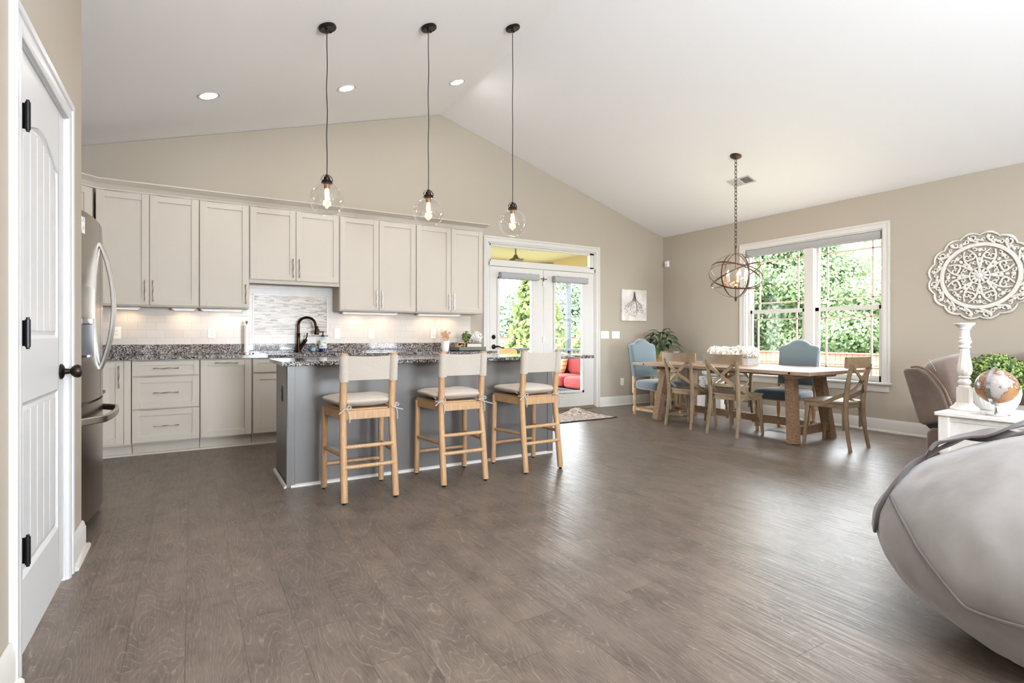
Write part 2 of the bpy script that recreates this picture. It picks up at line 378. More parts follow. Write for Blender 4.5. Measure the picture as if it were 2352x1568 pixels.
def tile_material():
    t = NT('white_subway_tile'); s = t.sep(t.tc()); v = t.comb(s[0], s[2], 0.0)
    b = t.node('ShaderNodeTexBrick'); t.l.new(v, b.inputs['Vector']); b.inputs['Scale'].default_value = 1.0
    b.inputs['Brick Width'].default_value = 0.155; b.inputs['Row Height'].default_value = 0.0775; b.inputs['Mortar Size'].default_value = 0.0016; b.inputs['Mortar Smooth'].default_value = 0.3
    b.inputs['Color1'].default_value = lin((206,199,189)) + (1,); b.inputs['Color2'].default_value = lin((201,194,184)) + (1,); b.inputs['Mortar'].default_value = lin((184,175,164)) + (1,)
    t.col(b.outputs['Color']); t.set(Roughness=0.3); t.bump(t.math('SUBTRACT', 1.0, b.outputs['Fac']), 0.35, 0.002); return t.mat
M['tile'] = tile_material()
def mosaic_material():
    t = NT('linear_mosaic'); s = t.sep(t.tc())
    H = 0.0115; row = t.math('FLOOR', t.math('DIVIDE', s[2], H)); fz = t.math('FRACT', t.math('DIVIDE', s[2], H))
    L = t.math('ADD', 0.045, t.math('MULTIPLY', t.white(t.comb(row, 2.0, 0.0)), 0.06))
    xs = t.math('DIVIDE', t.math('ADD', s[0], t.white(t.comb(row, 7.0, 0.0))), L); c = t.math('FLOOR', xs); fx = t.math('FRACT', xs)
    rnd = t.white(t.comb(row, c, 3.0))
    big = t.noise(t.comb(s[0], t.math('MULTIPLY', s[2], 5.0), 0.0), 5, 2, 0.5)
    f = t.math('ADD', t.math('MULTIPLY', rnd, 0.7), t.math('MULTIPLY', big, 0.45))
    col = t.ramp(f, [(0.22, lin((128,108,90))), (0.36, lin((158,143,126))), (0.55, lin((182,171,156))), (0.85, lin((202,194,182)))])
    g = t.math('MAXIMUM', t.math('LESS_THAN', fz, 0.12), t.math('LESS_THAN', fx, 0.03))
    t.col(t.mix(t.math('MULTIPLY', g, 0.6), col, lin((226,220,210)))); t.set(Roughness=0.3)
    t.bump(t.math('SUBTRACT', 1.0, g), 0.4, 0.002); return t.mat
M['mosaic'] = mosaic_material()
def globe_material():
    t = NT('globe_map'); f = t.noise(t.tc(), 9, 4, 0.6); g = t.noise(t.tc(), 40, 4, 0.7)
    land = t.ramp(f, [(0.47, lin((178,128,84))), (0.5, lin((108,76,54))), (0.515, lin((168,160,156))), (0.8, lin((196,190,186)))])
    t.col(t.mix(t.math('MULTIPLY', g, 0.4), land, lin((110,92,80)))); t.set(Roughness=0.12); return t.mat
M['map'] = globe_material()
def rug_material():
    t = NT('faded_rug'); c = t.tc(); f = t.noise(t.mapping(c, (1,1,1)), 26, 5, 0.75); g = t.vor(c, 9, out='Distance')
    k = t.math('ADD', f, t.math('MULTIPLY', t.math('SINE', t.math('MULTIPLY', g, 60.0)), 0.05))
    t.col(t.ramp(k, [(0.40, lin((104,88,84))), (0.50, lin((178,162,152))), (0.62, lin((214,202,192)))])); t.set(Roughness=0.95); return t.mat
M['rug'] = rug_material()
def board_material(name, c1, c2, axis, wd):
    t = NT(name); s = t.sep(t.tc()); f = t.math('FRACT', t.math('DIVIDE', s[axis], wd)); g = t.math('LESS_THAN', f, 0.05)
    t.col(t.mix(g, lin(c1), lin(c2))); t.set(Roughness=0.6); return t.mat
M['porchc'] = board_material('porch_ceiling_boards', (196,182,142), (150,134,100), 0, 0.13)
M['porchf'] = board_material('porch_floor_boards', (96,92,88), (66,62,60), 0, 0.14)
def pillow_material():
    t = NT('lattice_pillow'); s = t.sep(t.tc()); a = t.math('ADD', s[1], s[2]); b = t.math('SUBTRACT', s[1], s[2]); L = 0.075
    def ln(q): return t.math('LESS_THAN', t.math('ABSOLUTE', t.math('SUBTRACT', t.math('FRACT', t.math('DIVIDE', q, L)), 0.5)), 0.06)
    k = t.math('MAXIMUM', ln(a), ln(b)); t.col(t.mix(k, lin((242,196,150)), lin((176,88,52)))); t.set(Roughness=0.9); return t.mat
M['pillow'] = pillow_material()
def canvas_material():
    t = NT('canvas_wash'); f = t.noise(t.tc(), 7, 4, 0.6)
    t.col(t.ramp(f, [(0.35, lin((206,198,188))), (0.6, lin((228,224,220)))])); t.set(Roughness=0.8); return t.mat
M['canvas'] = canvas_material()
M['ink'] = mat('sepia_stroke', (112, 100, 94), 0.8)
# ---------------------------------------------------------------- room shell
XR, YB, XL, XK, YR = 6.86, 6.51, -0.49, -1.37, -3.5      # window wall, kitchen wall, pantry wall, kitchen side wall, rear wall
RX, RZ = 2.778, 3.993
def zc(x): return RZ + 0.2916*(x-RX) if x < RX else RZ - 0.2998*(x-RX)

f = MB().box(XK-0.15, XR+0.15, YR-0.15, YB+0.14, -0.08, 0.0); struct(f.build('floor', M['floor'], smooth=False))
c = MB()
xa, xb = XK-0.15, XR+0.15
c.prism([(xa, zc(xa)), (RX, RZ), (RX, RZ+0.12), (xa, zc(xa)+0.12)], YR-0.15, YB+0.14, 'y')
c.prism([(RX, RZ), (xb, zc(xb)), (xb, zc(xb)+0.12), (RX, RZ+0.12)], YR-0.15, YB+0.14, 'y')
struct(c.build('ceiling', M['ceiling'], smooth=False))
# kitchen gable wall with the french door opening x 3.50..5.385, z 0..2.40
DX0, DX1, DZ = 3.50, 5.385, 2.40
w = MB(); e = 0.004
w.prism([(XK-0.15, 0), (DX0, 0), (DX0, RZ+0.0), (RX, RZ-e), (XK-0.15, zc(XK-0.15)-e)][:2] + [(DX0, zc(DX0)-e), (RX, RZ-e), (XK-0.15, zc(XK-0.15)-e)], YB, YB+0.14, 'y')
w.prism([(DX0, DZ), (DX1, DZ), (DX1, zc(DX1)-e), (DX0, zc(DX0)-e)], YB, YB+0.14, 'y')
w.prism([(DX1, 0), (XR+0.14, 0), (XR+0.14, zc(XR+0.14)-e), (DX1, zc(DX1)-e)], YB, YB+0.14, 'y')
struct(w.build('wall_back', M['wall'], smooth=False))
# window wall
WY0, WY1, WZ0, WZ1 = 3.145, 4.94, 0.565, 2.345
w = MB(); zt = zc(XR)-e
w.box(XR, XR+0.14, YR-0.14, WY0, 0, zt).box(XR, XR+0.14, WY1, YB, 0, zt).box(XR, XR+0.14, WY0, WY1, 0, WZ0).box(XR, XR+0.14, WY0, WY1, WZ1, zt)
struct(w.build('wall_right', M['wall'], smooth=False))
# pantry wall with its door opening
PY0, PY1, PZ = 2.322, 3.12, 2.085
w = MB(); zl = zc(XL-0.14)-e
w.box(XL-0.14, XL, YR-0.14, PY0, 0, zl).box(XL-0.14, XL, PY1, 3.53, 0, zl).box(XL-0.14, XL, PY0, PY1, PZ, zl)
struct(w.build('wall_left', M['wall'], smooth=False))
w = MB(); w.prism([(XK-0.14, 0), (XL-0.14, 0), (XL-0.14, zc(XL-0.14)-e), (XK-0.14, zc(XK-0.14)-e)], 3.39, 3.53, 'y')
struct(w.build('wall_alcove', M['wall'], smooth=False))
w = MB().box(XK-0.14, XK, 3.53, YB, 0, zc(XK-0.14)-e); struct(w.build('wall_kitchen', M['wall'], smooth=False))
# unseen rear wall behind the camera, two windows added to let in sky light
w = MB(); za = 0.6; zb = 2.3
for (a, b) in ((XL-0.14, 1.2), (2.3, 4.5), (5.6, XR+0.14)):
    P = [(a, 0), (b, 0), (b, zc(b)-e)] + ([(RX, RZ-e)] if a < RX < b else []) + [(a, zc(a)-e)]
    w.prism(P, YR-0.14, YR, 'y')
for (a, b) in ((1.2, 2.3), (4.5, 5.6)):
    w.prism([(a, 0), (b, 0), (b, za), (a, za)], YR-0.14, YR, 'y')
    w.prism([(a, zb), (b, zb), (b, zc(b)-e)] + ([(RX, RZ-e)] if a < RX < b else []) + [(a, zc(a)-e)], YR-0.14, YR, 'y')
struct(w.build('wall_rear', M['wall'], smooth=False))
for n, (a, b) in enumerate(((1.2, 2.3), (4.5, 5.6))):
    wn = sthing('window_%d' % (n+2)); m = MB()
    m.box(a, a+0.06, YR-0.1, YR-0.02, za, zb).box(b-0.06, b, YR-0.1, YR-0.02, za, zb).box(a, b, YR-0.1, YR-0.02, za, za+0.06).box(a, b, YR-0.1, YR-0.02, zb-0.06, zb).box((a+b)/2-0.03, (a+b)/2+0.03, YR-0.1, YR-0.02, za, zb)
    m.build('window_frame', M['trim'], wn, bevel=0.004)
    MB().box(a+0.05, b-0.05, YR-0.07, YR-0.064, za+0.05, zb-0.05).build('pane', M['glass'], wn, smooth=False)

# ---------------------------------------------------------------- baseboards (profile swept along the wall)
def sweep(mb, path, prof, left=True, close=False):
    # path in XY (open), prof list of (offset, z); offset is to the left of travel when left else right; mitred
    P = [Vector((p[0], p[1])) for p in path]; n = len(P); rings = []
    for i in range(n):
        d0 = (P[i]-P[i-1]).normalized() if i > 0 else (P[1]-P[0]).normalized()
        d1 = (P[i+1]-P[i]).normalized() if i < n-1 else d0
        n0 = Vector((-d0.y, d0.x)); n1 = Vector((-d1.y, d1.x)); b = (n0+n1).normalized(); k = 1/max(b.dot(n0), 0.3)
        if not left: b = -b
        rings.append([(P[i].x+b.x*o*k, P[i].y+b.y*o*k, z) for o, z in prof])
    m = len(prof); vs = [v for r in rings for v in r]; fs = []
    for i in range(n-1):
        for k in range(m): fs.append((i*m+k, i*m+(k+1) % m, (i+1)*m+(k+1) % m, (i+1)*m+k))
    fs += [tuple(range(m)), tuple(range(n*m-1, (n-1)*m-1, -1))]
    mb.add(vs, fs); return mb
BB = [(0, 0), (0.034, 0), (0.034, 0.012), (0.028, 0.02), (0.016, 0.024), (0.016, 0.112), (0.012, 0.12), (0.009, 0.138), (0.004, 0.146), (0, 0.146)]
struct(sweep(MB(), [(5.447, YB-0.001), (XR-0.001, YB-0.001)], BB, left=False).build('baseboard_back', M['trim'], angle=50))
struct(sweep(MB(), [(XR-0.001, YB-0.01), (XR-0.001, YR+0.01)], BB, left=False).build('baseboard_right', M['trim'], angle=50))
struct(sweep(MB(), [(XL+0.001, 3.205), (XL+0.001, 3.531), (XL-0.14, 3.531)], BB, left=False).build('baseboard_left', M['trim'], angle=50))
struct(sweep(MB(), [(XL+0.001, YR+0.01), (XL+0.001, 2.255)], BB, left=False).build('baseboard_left', M['trim'], angle=50))

# ---------------------------------------------------------------- pantry door (door_1)
d1 = sthing('door_1')
CAS = [(0, 0), (0.012, 0), (0.018, 0.012), (0.018, 0.03), (0.014, 0.04), (0.014, 0.052), (0.020, 0.058), (0.022, 0.066), (0.022, 0.08), (0, 0.08)]  # (thickness, across)
def casing(mb, pts, nrm_axis, wall, sgn):
    # pts: inner outline (u, z) open polyline; casing lies outside it
    P = [Vector(p) for p in pts]; n = len(P); rings = []
    for i in range(n):
        d0 = (P[i]-P[i-1]).normalized() if i > 0 else (P[1]-P[0]).normalized(); d1_ = (P[i+1]-P[i]).normalized() if i < n-1 else d0
        n0 = Vector((-d0.y, d0.x)); n1 = Vector((-d1_.y, d1_.x)); b = (n0+n1).normalized(); k = 1/b.dot(n0)
        ring = []
        for t, a in CAS:
            q = P[i] + b*a*k; tt = wall + sgn*t
            ring.append((q.x, tt, q.y) if nrm_axis == 'y' else (tt, q.x, q.y))
        rings.append(ring)
    m = len(CAS); vs = [v for r in rings for v in r]; fs = []
    for i in range(n-1):
        for k in range(m): fs.append((i*m+k, i*m+(k+1) % m, (i+1)*m+(k+1) % m, (i+1)*m+k))
    fs += [tuple(range(m)), tuple(range(n*m-1, (n-1)*m-1, -1))]
    mb.add(vs, fs)
m = MB(); casing(m, [(PY0, 0), (PY0, PZ), (PY1, PZ), (PY1, 0)], 'x', XL, 1)
m.box(XL-0.14, XL, PY0, PY0+0.004, 0, PZ).box(XL-0.14, XL, PY1-0.004, PY1, 0, PZ).box(XL-0.14, XL, PY0, PY1, PZ-0.004, PZ)
m.build('door_casing', M['doorp'], d1, angle=30)
# leaf: stiles, rails, arched head panel and beadboard insets
lf = MB(); x0, x1 = XL-0.042, XL-0.006; a, b = PY0+0.006, PY1-0.006; zt2 = PZ-0.006; st = 0.105
lf.box(x0, x1-0.014, a, b, 0.012, zt2)                       # core
def slabx(mb, poly, m=0): mb.prism(poly, x1-0.015, x1, 'x', m)
slabx(lf, [(a, 0.012), (a+st, 0.012), (a+st, zt2), (a, zt2)]); slabx(lf, [(b-st, 0.012), (b, 0.012), (b, zt2), (b-st, zt2)])
slabx(lf, [(a+st, 0.012), (b-st, 0.012), (b-st, 0.27), (a+st, 0.27)]); slabx(lf, [(a+st, 0.87), (b-st, 0.87), (b-st, 1.09), (a+st, 1.09)])
ya, yb_ = a+st, b-st; yc = (ya+yb_)/2; hw = (yb_-ya)/2
arcp = [(yc-hw+2*hw*i/16, 1.80+0.085*math.sin(PI*i/16)) for i in range(17)]
for i in range(16): slabx(lf, [arcp[i], arcp[i+1], (arcp[i+1][0], zt2), (arcp[i][0], zt2)])
leaf = lf.build('door_leaf', M['doorp'], d1, angle=30, bevel=0.003)
for (z0, z1, arch) in ((0.27, 0.87, False), (1.09, 1.80, True)):
    pm = MB(); w_ = 0.028
    def ins(o):   # outline of the panel inset by o
        L = [(ya+o, z0+o), (yb_-o, z0+o)]
        if arch: L += [(yc+(hw-o)*math.cos(PI*i/14), z1-o+(0.085)*math.sin(PI*i/14)) for i in range(15)]
        else: L += [(yb_-o, z1-o), (ya+o, z1-o)]
        return L
    A, B_, C_ = ins(0), ins(0.014), ins(0.03)
    n = len(A)
    for (P0, h0, P1, h1) in ((A, x1-0.001, B_, x1-0.010), (B_, x1-0.010, C_, x1-0.006)):
        vs = [(h0, p[0], p[1]) for p in P0] + [(h1, p[0], p[1]) for p in P1]
        pm.add(vs, [(i, (i+1) % n, (i+1) % n + n, i+n) for i in range(n)])
    nb = 5; L = C_
    yl, yr = ya+0.03, yb_-0.03
    for i in range(nb):
        u0 = yl+(yr-yl)*i/nb+0.003; u1 = yl+(yr-yl)*(i+1)/nb-0.003
        def top(u): return z1-0.03+0.085*math.sin(math.acos(max(-1, min(1, (u-yc)/(hw-0.03))))) if arch else z1-0.03
        K = 5; pts = [(u0, z0+0.03), (u1, z0+0.03)] + [(u1+(u0-u1)*k/K, top(u1+(u0-u1)*k/K)) for k in range(K+1)]
        pm.prism(pts, x1-0.016, x1-0.006, 'x')
    pm.build('door_panel', M['doorp'], leaf, angle=30, bevel=0.0015)
for z in (1.82, 1.11, 0.40):
    h = MB(); kx, ky = XL+0.030, a-0.008; h.tube([(kx, ky, z-0.045), (kx, ky, z+0.045)], 0.0075, 10).tube([(kx, ky, z-0.052), (kx, ky, z-0.045)], 0.005, 8).tube([(kx, ky, z+0.045), (kx, ky, z+0.052)], 0.005, 8); h.beam((kx, ky, z), (XL-0.004, a+0.006, z), 0.003, 0.084)
    h.box(XL-0.008, XL-0.002, a-0.002, a+0.03, z-0.048, z+0.048); h.build('hinge', M['black'], leaf)
k = MB(); Mx = Matrix.Rotation(R(90), 3, 'Y')
k.lathe([(0.0, 0), (0.034, 0), (0.034, 0.006), (0.026, 0.012), (0.013, 0.016), (0.011, 0.034), (0.020, 0.040), (0.028, 0.050), (0.030, 0.060), (0.026, 0.070), (0.014, 0.076), (0, 0.077)], (x1, b-0.065, 0.945), 24, Mx)
k.build('door_knob', M['bronze'], leaf)

# ---------------------------------------------------------------- french doors with transom (door_2)
d2 = sthing('door_2')
m = MB(); casing(m, [(DX0-0.0, 0), (DX0-0.0, DZ), (DX1+0.0, DZ), (DX1+0.0, 0)], 'y', YB, -1)
m.build('door_casing', M['trim'], d2, angle=30)
m = MB(); J0, J1 = YB-0.004, YB+0.13
m.box(DX0, DX0+0.02, J0, J1, 0, DZ).box(DX1-0.02, DX1, J0, J1, 0, DZ).box(DX0, DX1, J0, J1, DZ-0.02, DZ)
m.box(DX0, DX1, J0+0.0, J1, 2.075, 2.14)                                      # transom bar
m.box(DX0+0.02, DX1-0.02, YB+0.01, YB+0.07, 2.14, 2.165).box(DX0+0.02, DX1-0.02, YB+0.01, YB+0.07, 2.35, 2.38)
m.box(DX0+0.02, DX0+0.045, YB+0.01, YB+0.07, 2.14, 2.38).box(DX1-0.10, DX1-0.02, YB+0.01, YB+0.07, 2.14, 2.38)
m.build('door_frame', M['trim'], d2, bevel=0.003)
MB().box(DX0+0.04, DX1-0.09, YB+0.035, YB+0.04, 2.16, 2.355).build('transom_glass', M['glass'], d2, smooth=False)
MB().box(DX0, DX1, YB-0.03, YB+0.13, 0.0, 0.022).box(DX0, DX1, YB, YB+0.10, 0.022, 0.036).build('threshold', mat('threshold_metal', (150,132,112), 0.4, 0.4), d2, bevel=0.004)
def french(x0, x1, gx0, gx1, bot=0.04):
    Y0, Y1 = YB+0.004, YB+0.046; z0, z1, g0, g1 = bot, 2.066, 0.275, 1.905
    m = MB().box(x0, gx0, Y0, Y1, z0, z1).box(gx1, x1, Y0, Y1, z0, z1).box(gx0, gx1, Y0, Y1, z0, g0).box(gx0, gx1, Y0, Y1, g1, z1)
    lf = m.build('door_leaf', M['trim'], d2, bevel=0.002)
    b = MB(); t = 0.03
    for (p, q, r_, s_) in ((gx0-t, gx0+0.006, g0-t, g1+t), (gx1-0.006, gx1+t, g0-t, g1+t), (gx0-t, gx1+t, g0-t, g0+0.006), (gx0-t, gx1+t, g1-0.006, g1+t)):
        b.box(p, q, Y0-0.010, Y0+0.002, r_, s_)
    b.build('glazing_bead', M['trim'], lf, bevel=0.004)
    MB().box(gx0, gx1, Y0+0.02, Y0+0.026, g0, g1).build('door_glass', M['glass'], lf, smooth=False)
    return lf
lfL = french(3.49+0.035, 4.405, 3.672, 4.205); lfR = french(4.42, 5.362, 4.625, 5.130)
Yx = Matrix.Rotation(R(90), 3, 'X')
k = MB().lathe([(0, 0), (0.031, 0), (0.031, 0.006), (0.025, 0.012), (0.0, 0.013)], (3.585, YB+0.004, 1.09), 24, Yx); k.box(3.581, 3.589, YB-0.026, YB-0.008, 1.075, 1.105); k.build('deadbolt', M['bronze'], lfL)
k = MB().lathe([(0, 0), (0.033, 0), (0.033, 0.006), (0.026, 0.012), (0.012, 0.016), (0.012, 0.045), (0, 0.046)], (3.585, YB+0.004, 0.955), 24, Yx)
k.tube(smoothpts([(3.585, YB-0.04, 0.955), (3.63, YB-0.045, 0.962), (3.67, YB-0.045, 0.948), (3.71, YB-0.047, 0.94), (3.725, YB-0.048, 0.95)], 4), [0.012]*4+[0.010]*4+[0.009]*4+[0.008]*4+[0.006], 8)
k.build('door_lever', M['bronze'], lfL)
for z in (1.875, 1.05, 0.25):
    MB().tube([(4.412, YB-0.004, z-0.05), (4.412, YB-0.004, z+0.05)], 0.008, 8).box(4.395, 4.428, YB+0.0, YB+0.006, z-0.05, z+0.05).build('hinge', M['nickel'], lfR)
MB().tube([(4.37, YB-0.01, 1.935), (4.455, YB-0.01, 1.932)], 0.005, 8).tube([(4.412, YB-0.01, 1.90), (4.412, YB-0.01, 1.965)], 0.006, 8).lathe([(0,0),(0.009,0),(0.009,0.012),(0,0.012)], (4.37, YB-0.016, 1.93), 10).lathe([(0,0),(0.009,0),(0.009,0.012),(0,0.012)], (4.455, YB-0.016, 1.927), 10).build('door_latch', M['black'], lfR)

# ---------------------------------------------------------------- dining window (window_1)
w1 = sthing('window_1')
m = MB(); casing(m, [(WY0, WZ0), (WY0, WZ1), (WY1, WZ1), (WY1, WZ0)], 'x', XR, -1)
m.build('window_casing', M['trim'], w1, angle=30)
m = MB(); X0, X1 = XR-0.002, XR+0.135
m.box(X0, X1, WY0, WY0+0.015, WZ0, WZ1).box(X0, X1, WY1-0.015, WY1, WZ0, WZ1).box(X0, X1, WY0, WY1, WZ1-0.015, WZ1)
m.box(XR+0.05, X1, WY0+0.015, WY0+0.04, WZ0, WZ1).box(XR+0.05, X1, WY1-0.04, WY1-0.015, WZ0, WZ1).box(XR+0.05, X1, WY0, WY1, WZ1-0.05, WZ1)
m.box(XR+0.02, X1, 3.965, 4.085, WZ0, WZ1)     # mullion
m.build('window_frame', M['trim'], w1, bevel=0.003)
MB().box(XR-0.055, XR+0.12, WY0-0.10, WY1+0.10, WZ0-0.025, WZ0).build('window_stool', M['trim'], w1, bevel=0.006)
sweep(MB(), [(XR, WY0-0.07), (XR, WY1+0.07)], [(0, WZ0-0.11), (0.010, WZ0-0.11), (0.018, WZ0-0.09), (0.018, WZ0-0.03), (0.024, WZ0-0.025), (0, WZ0-0.025)]).build('window_apron', M['trim'], w1, angle=50)
zm = 1.445
for (p, q) in ((3.165, 3.965), (4.085, 4.92)):
    up = MB(); X = XR+0.105; s_ = 0.03
    up.box(X, X+0.03, p, p+s_, zm-0.02, WZ1-0.05).box(X, X+0.03, q-s_, q, zm-0.02, WZ1-0.05).box(X, X+0.03, p, q, WZ1-0.085, WZ1-0.05).box(X, X+0.03, p, q, zm-0.02, zm+0.02)
    U = up.build('upper_sash', M['trim'], w1, bevel=0.003)
    MB().box(X+0.012, X+0.017, p+s_-0.004, q-s_+0.004, zm+0.015, WZ1-0.08).build('pane', M['glass'], U, smooth=False)
    X2 = XR+0.065; s2 = 0.05
    lo = MB().box(X2, X2+0.035, p, p+s2, WZ0, zm+0.025).box(X2, X2+0.035, q-s2, q, WZ0, zm+0.025).box(X2, X2+0.035, p, q, WZ0, WZ0+0.07).box(X2, X2+0.035, p, q, zm-0.025, zm+0.025)
    Lw = lo.build('lower_sash', M['trim'], w1, bevel=0.003)
    MB().box(X2+0.015, X2+0.02, p+s2-0.004, q-s2+0.004, WZ0+0.065, zm-0.02).build('pane', M['glass'], Lw, smooth=False)
    MB().box(X2-0.012, X2+0.004, (p+q)/2-0.03, (p+q)/2+0.03, zm+0.018, zm+0.032).build('sash_lock', M['trim'], Lw, bevel=0.003)
    gm = MB(); g = 0.017
    ga, gb = p+s_, q-s_; za_, zb_ = zm+0.02, WZ1-0.085; i_ = 0.105
    gm.box(X+0.006, X+0.022, ga+i_-g/2, ga+i_+g/2, za_, zb_).box(X+0.006, X+0.022, gb-i_-g/2, gb-i_+g/2, za_, zb_)
    gm.box(X+0.006, X+0.022, ga, gb, za_+i_-g/2, za_+i_+g/2).box(X+0.006, X+0.022, ga, gb, zb_-i_-g/2, zb_-i_+g/2)
    gm.build('muntin', mat('tan_muntin', (206, 192, 170), 0.5), U)
    gm = MB(); ga, gb = p+s2, q-s2; za_, zb_ = WZ0+0.07, zm-0.025; i2 = 0.085
    gm.box(X2+0.008, X2+0.026, ga+i2-g/2, ga+i2+g/2, za_, zb_).box(X2+0.008, X2+0.026, gb-i2-g/2, gb-i2+g/2, za_, zb_)
    gm.box(X2+0.008, X2+0.026, ga, gb, zb_-i2-g/2, zb_-i2+g/2).box(X2+0.008, X2+0.026, ga, gb, za_+i2-g/2, za_+i2+g/2)
    gm.build('muntin', bpy.data.materials['tan_muntin'], Lw)

# ---------------------------------------------------------------- roller shades
s = thing('roller_shade', 'grey fabric roller shade rolled up across the top of the wide dining window', 'roller shade', (XR+0.03, 4.04, 2.325))
MB().prism([(-0.035, 0.0), (0.045, 0.0), (0.045, -0.085), (0.01, -0.095), (-0.03, -0.07), (-0.04, -0.03)], -0.875, 0.875, 'y').build('shade_roll', M['shade'], s, angle=60)
[MB().box(-0.04, 0.05, q-0.006, q+0.006, -0.1, 0.0).build('bracket', mat('shade_bracket', (90,86,84), 0.5), s) for q in (-0.881, 0.881)]
for (x0_, x1_, z_, lab) in ((3.665, 4.29, 1.945, 'grey fabric roller shade on the left french door, above the door lever'), (4.57, 5.18, 1.94, 'grey fabric roller shade on the right french door, next to the painting')):
    s = thing('roller_shade', lab, 'roller shade', ((x0_+x1_)/2, YB-0.04, z_), 0, 'roller shades on the french doors'); h = (x1_-x0_)/2
    pr = [(-0.035, -0.045), (-0.045, -0.02), (-0.045, 0.02), (-0.03, 0.043), (0.0, 0.048), (0.035, 0.048), (0.035, -0.045)]
    mm = MB(); mm.prism([(p[0], p[1]) for p in pr], -h, h, 'x'); mm.build('shade_roll', M['shade'], s, bevel=0.006, angle=60)
    for q in (-h-0.002, h+0.002): MB().box(q-0.002, q+0.002, -0.04, 0.03, -0.04, 0.04).build('end_cap', M['shade'], s)
    for q in (-0.65, 0.65): MB().box(h*(q-0.05), h*(q+0.05), -0.01, 0.034, 0.045, 0.055).build('bracket', M['trim'], s)

# ---------------------------------------------------------------- backsplash cladding
t1 = sthing('trim_1')
m = MB().box(XK+0.0, 3.224, YB-0.008, YB-0.0005, 1.015, 1.385).box(0.515, 1.43, YB-0.008, YB-0.0005, 1.385, 1.70)
m.build('tile_field', M['tile'], t1, smooth=False)
MB().box(0.587, 1.352, YB-0.012, YB-0.006, 1.118, 1.552).build('mosaic_panel', M['mosaic'], t1, smooth=False)
mm = MB(); q = 0.014
for (x0_, x1_, z0_, z1_) in ((0.573, 1.366, 1.552, 1.566), (0.573, 1.366, 1.104, 1.118), (0.573, 0.587, 1.104, 1.566), (1.352, 1.366, 1.104, 1.566)): mm.box(x0_, x1_, YB-0.020, YB-0.006, z0_, z1_)
mm.build('pencil_border', mat('pencil_tile', (232,226,217), 0.2), t1, bevel=0.004)
# ---------------------------------------------------------------- cabinets
def shaker(mb, x0, x1, z0, z1, yf, st=0.06, rl=None, t=0.02, drop=0.010):
    rl = rl or st
    mb.box(x0, x0+st, yf, yf+t, z0, z1).box(x1-st, x1, yf, yf+t, z0, z1).box(x0+st, x1-st, yf, yf+t, z0, z0+rl).box(x0+st, x1-st, yf, yf+t, z1-rl, z1)
    mb.box(x0+st-0.002, x1-st+0.002, yf+drop, yf+t-0.002, z0+rl-0.002, z1-rl+0.002)
def pull(x, y, z, L=0.20, vert=True):
    m = MB(); n = 14; pts = []; rs = []
    for i in range(n+1):
        s_ = -L/2 + L*i/n; w = 0.0022*math.sin(2*PI*i/n*2)
        pts.append((x+w, y-0.030, z+s_) if vert else (x+s_, y-0.030, z+w)); rs.append(0.0052+0.0012*math.cos(4*PI*i/n))
    m.tube(pts, rs, 8)
    for s_ in (-L*0.36, L*0.36):
        m.tube([(x, y, z+s_), (x, y-0.030, z+s_)] if vert else [(x+s_, y, z), (x+s_, y-0.030, z)], 0.0045, 8)
    return m
G = 0.0025
def door(cab, x0, x1, z0, z1, yf, handle=None, st=0.06, hz=None, name='door'):
    m = MB(); shaker(m, x0+G, x1-G, z0+G, z1-G, yf, st); d = m.build(name, M['cab'], cab, bevel=0.0018)
    if handle == 'L': pull(x0+0.032, yf, hz).build('handle', M['nickel'], d)
    if handle == 'R': pull(x1-0.032, yf, hz).build('handle', M['nickel'], d)
    if handle == 'H': pull((x0+x1)/2, yf, hz, vert=False).build('handle', M['nickel'], d)
    return d
UF = 6.18; ZU0, ZU1 = 1.385, 2.452
def upper(label, x0, x1, z0, doors):
    t = thing('wall_cabinet', label, 'cabinet', (0, 0, 0), 0, 'cream shaker wall cabinets')
    MB().box(x0+0.001, x1-0.001, UF+0.021, YB-0.0005 if z0 > 1.5 else YB-0.009, z0, ZU1+0.01).build('body', M['cab'], t, bevel=0.0015)
    zb = z0+0.012
    for (a, b, h) in doors: door(t, a, b, zb, ZU1, UF, h, hz=zb+0.135)
    return t
X1_, X2_, X3_, X4_, X5_, X6_, X7_, X8_, X9_, X10_ = -0.76, -0.347, 0.064, 0.515, 0.968, 1.427, 1.877, 2.333, 2.795, 3.248
upper('cream two-door wall cabinet beside the refrigerator, left end of the long run', X1_, X3_, ZU0, [(X1_+0.004, X2_, 'R'), (X2_, X3_-0.004, 'L')])
upper('narrow cream one-door wall cabinet left of the sink', X3_, X4_, ZU0, [(X3_+0.004, X4_-0.004, 'R')])
c_ = upper('short cream two-door wall cabinet hung over the sink and mosaic panel', X4_, X6_, 1.683, [(X4_+0.004, X5_, 'R'), (X5_, X6_-0.004, 'L')])
MB().box(X4_, X6_, UF+0.02, UF+0.045, 1.655, 1.69).build('valance', M['cab'], c_, bevel=0.002)
upper('cream two-door wall cabinet just right of the mosaic panel', X6_, X8_, ZU0, [(X6_+0.004, X7_, 'R'), (X7_, X8_-0.004, 'L')])
upper('cream two-door wall cabinet nearest the french doors', X8_, X10_, ZU0, [(X8_+0.004, X9_, 'R'), (X9_, X10_-0.004, 'L')])
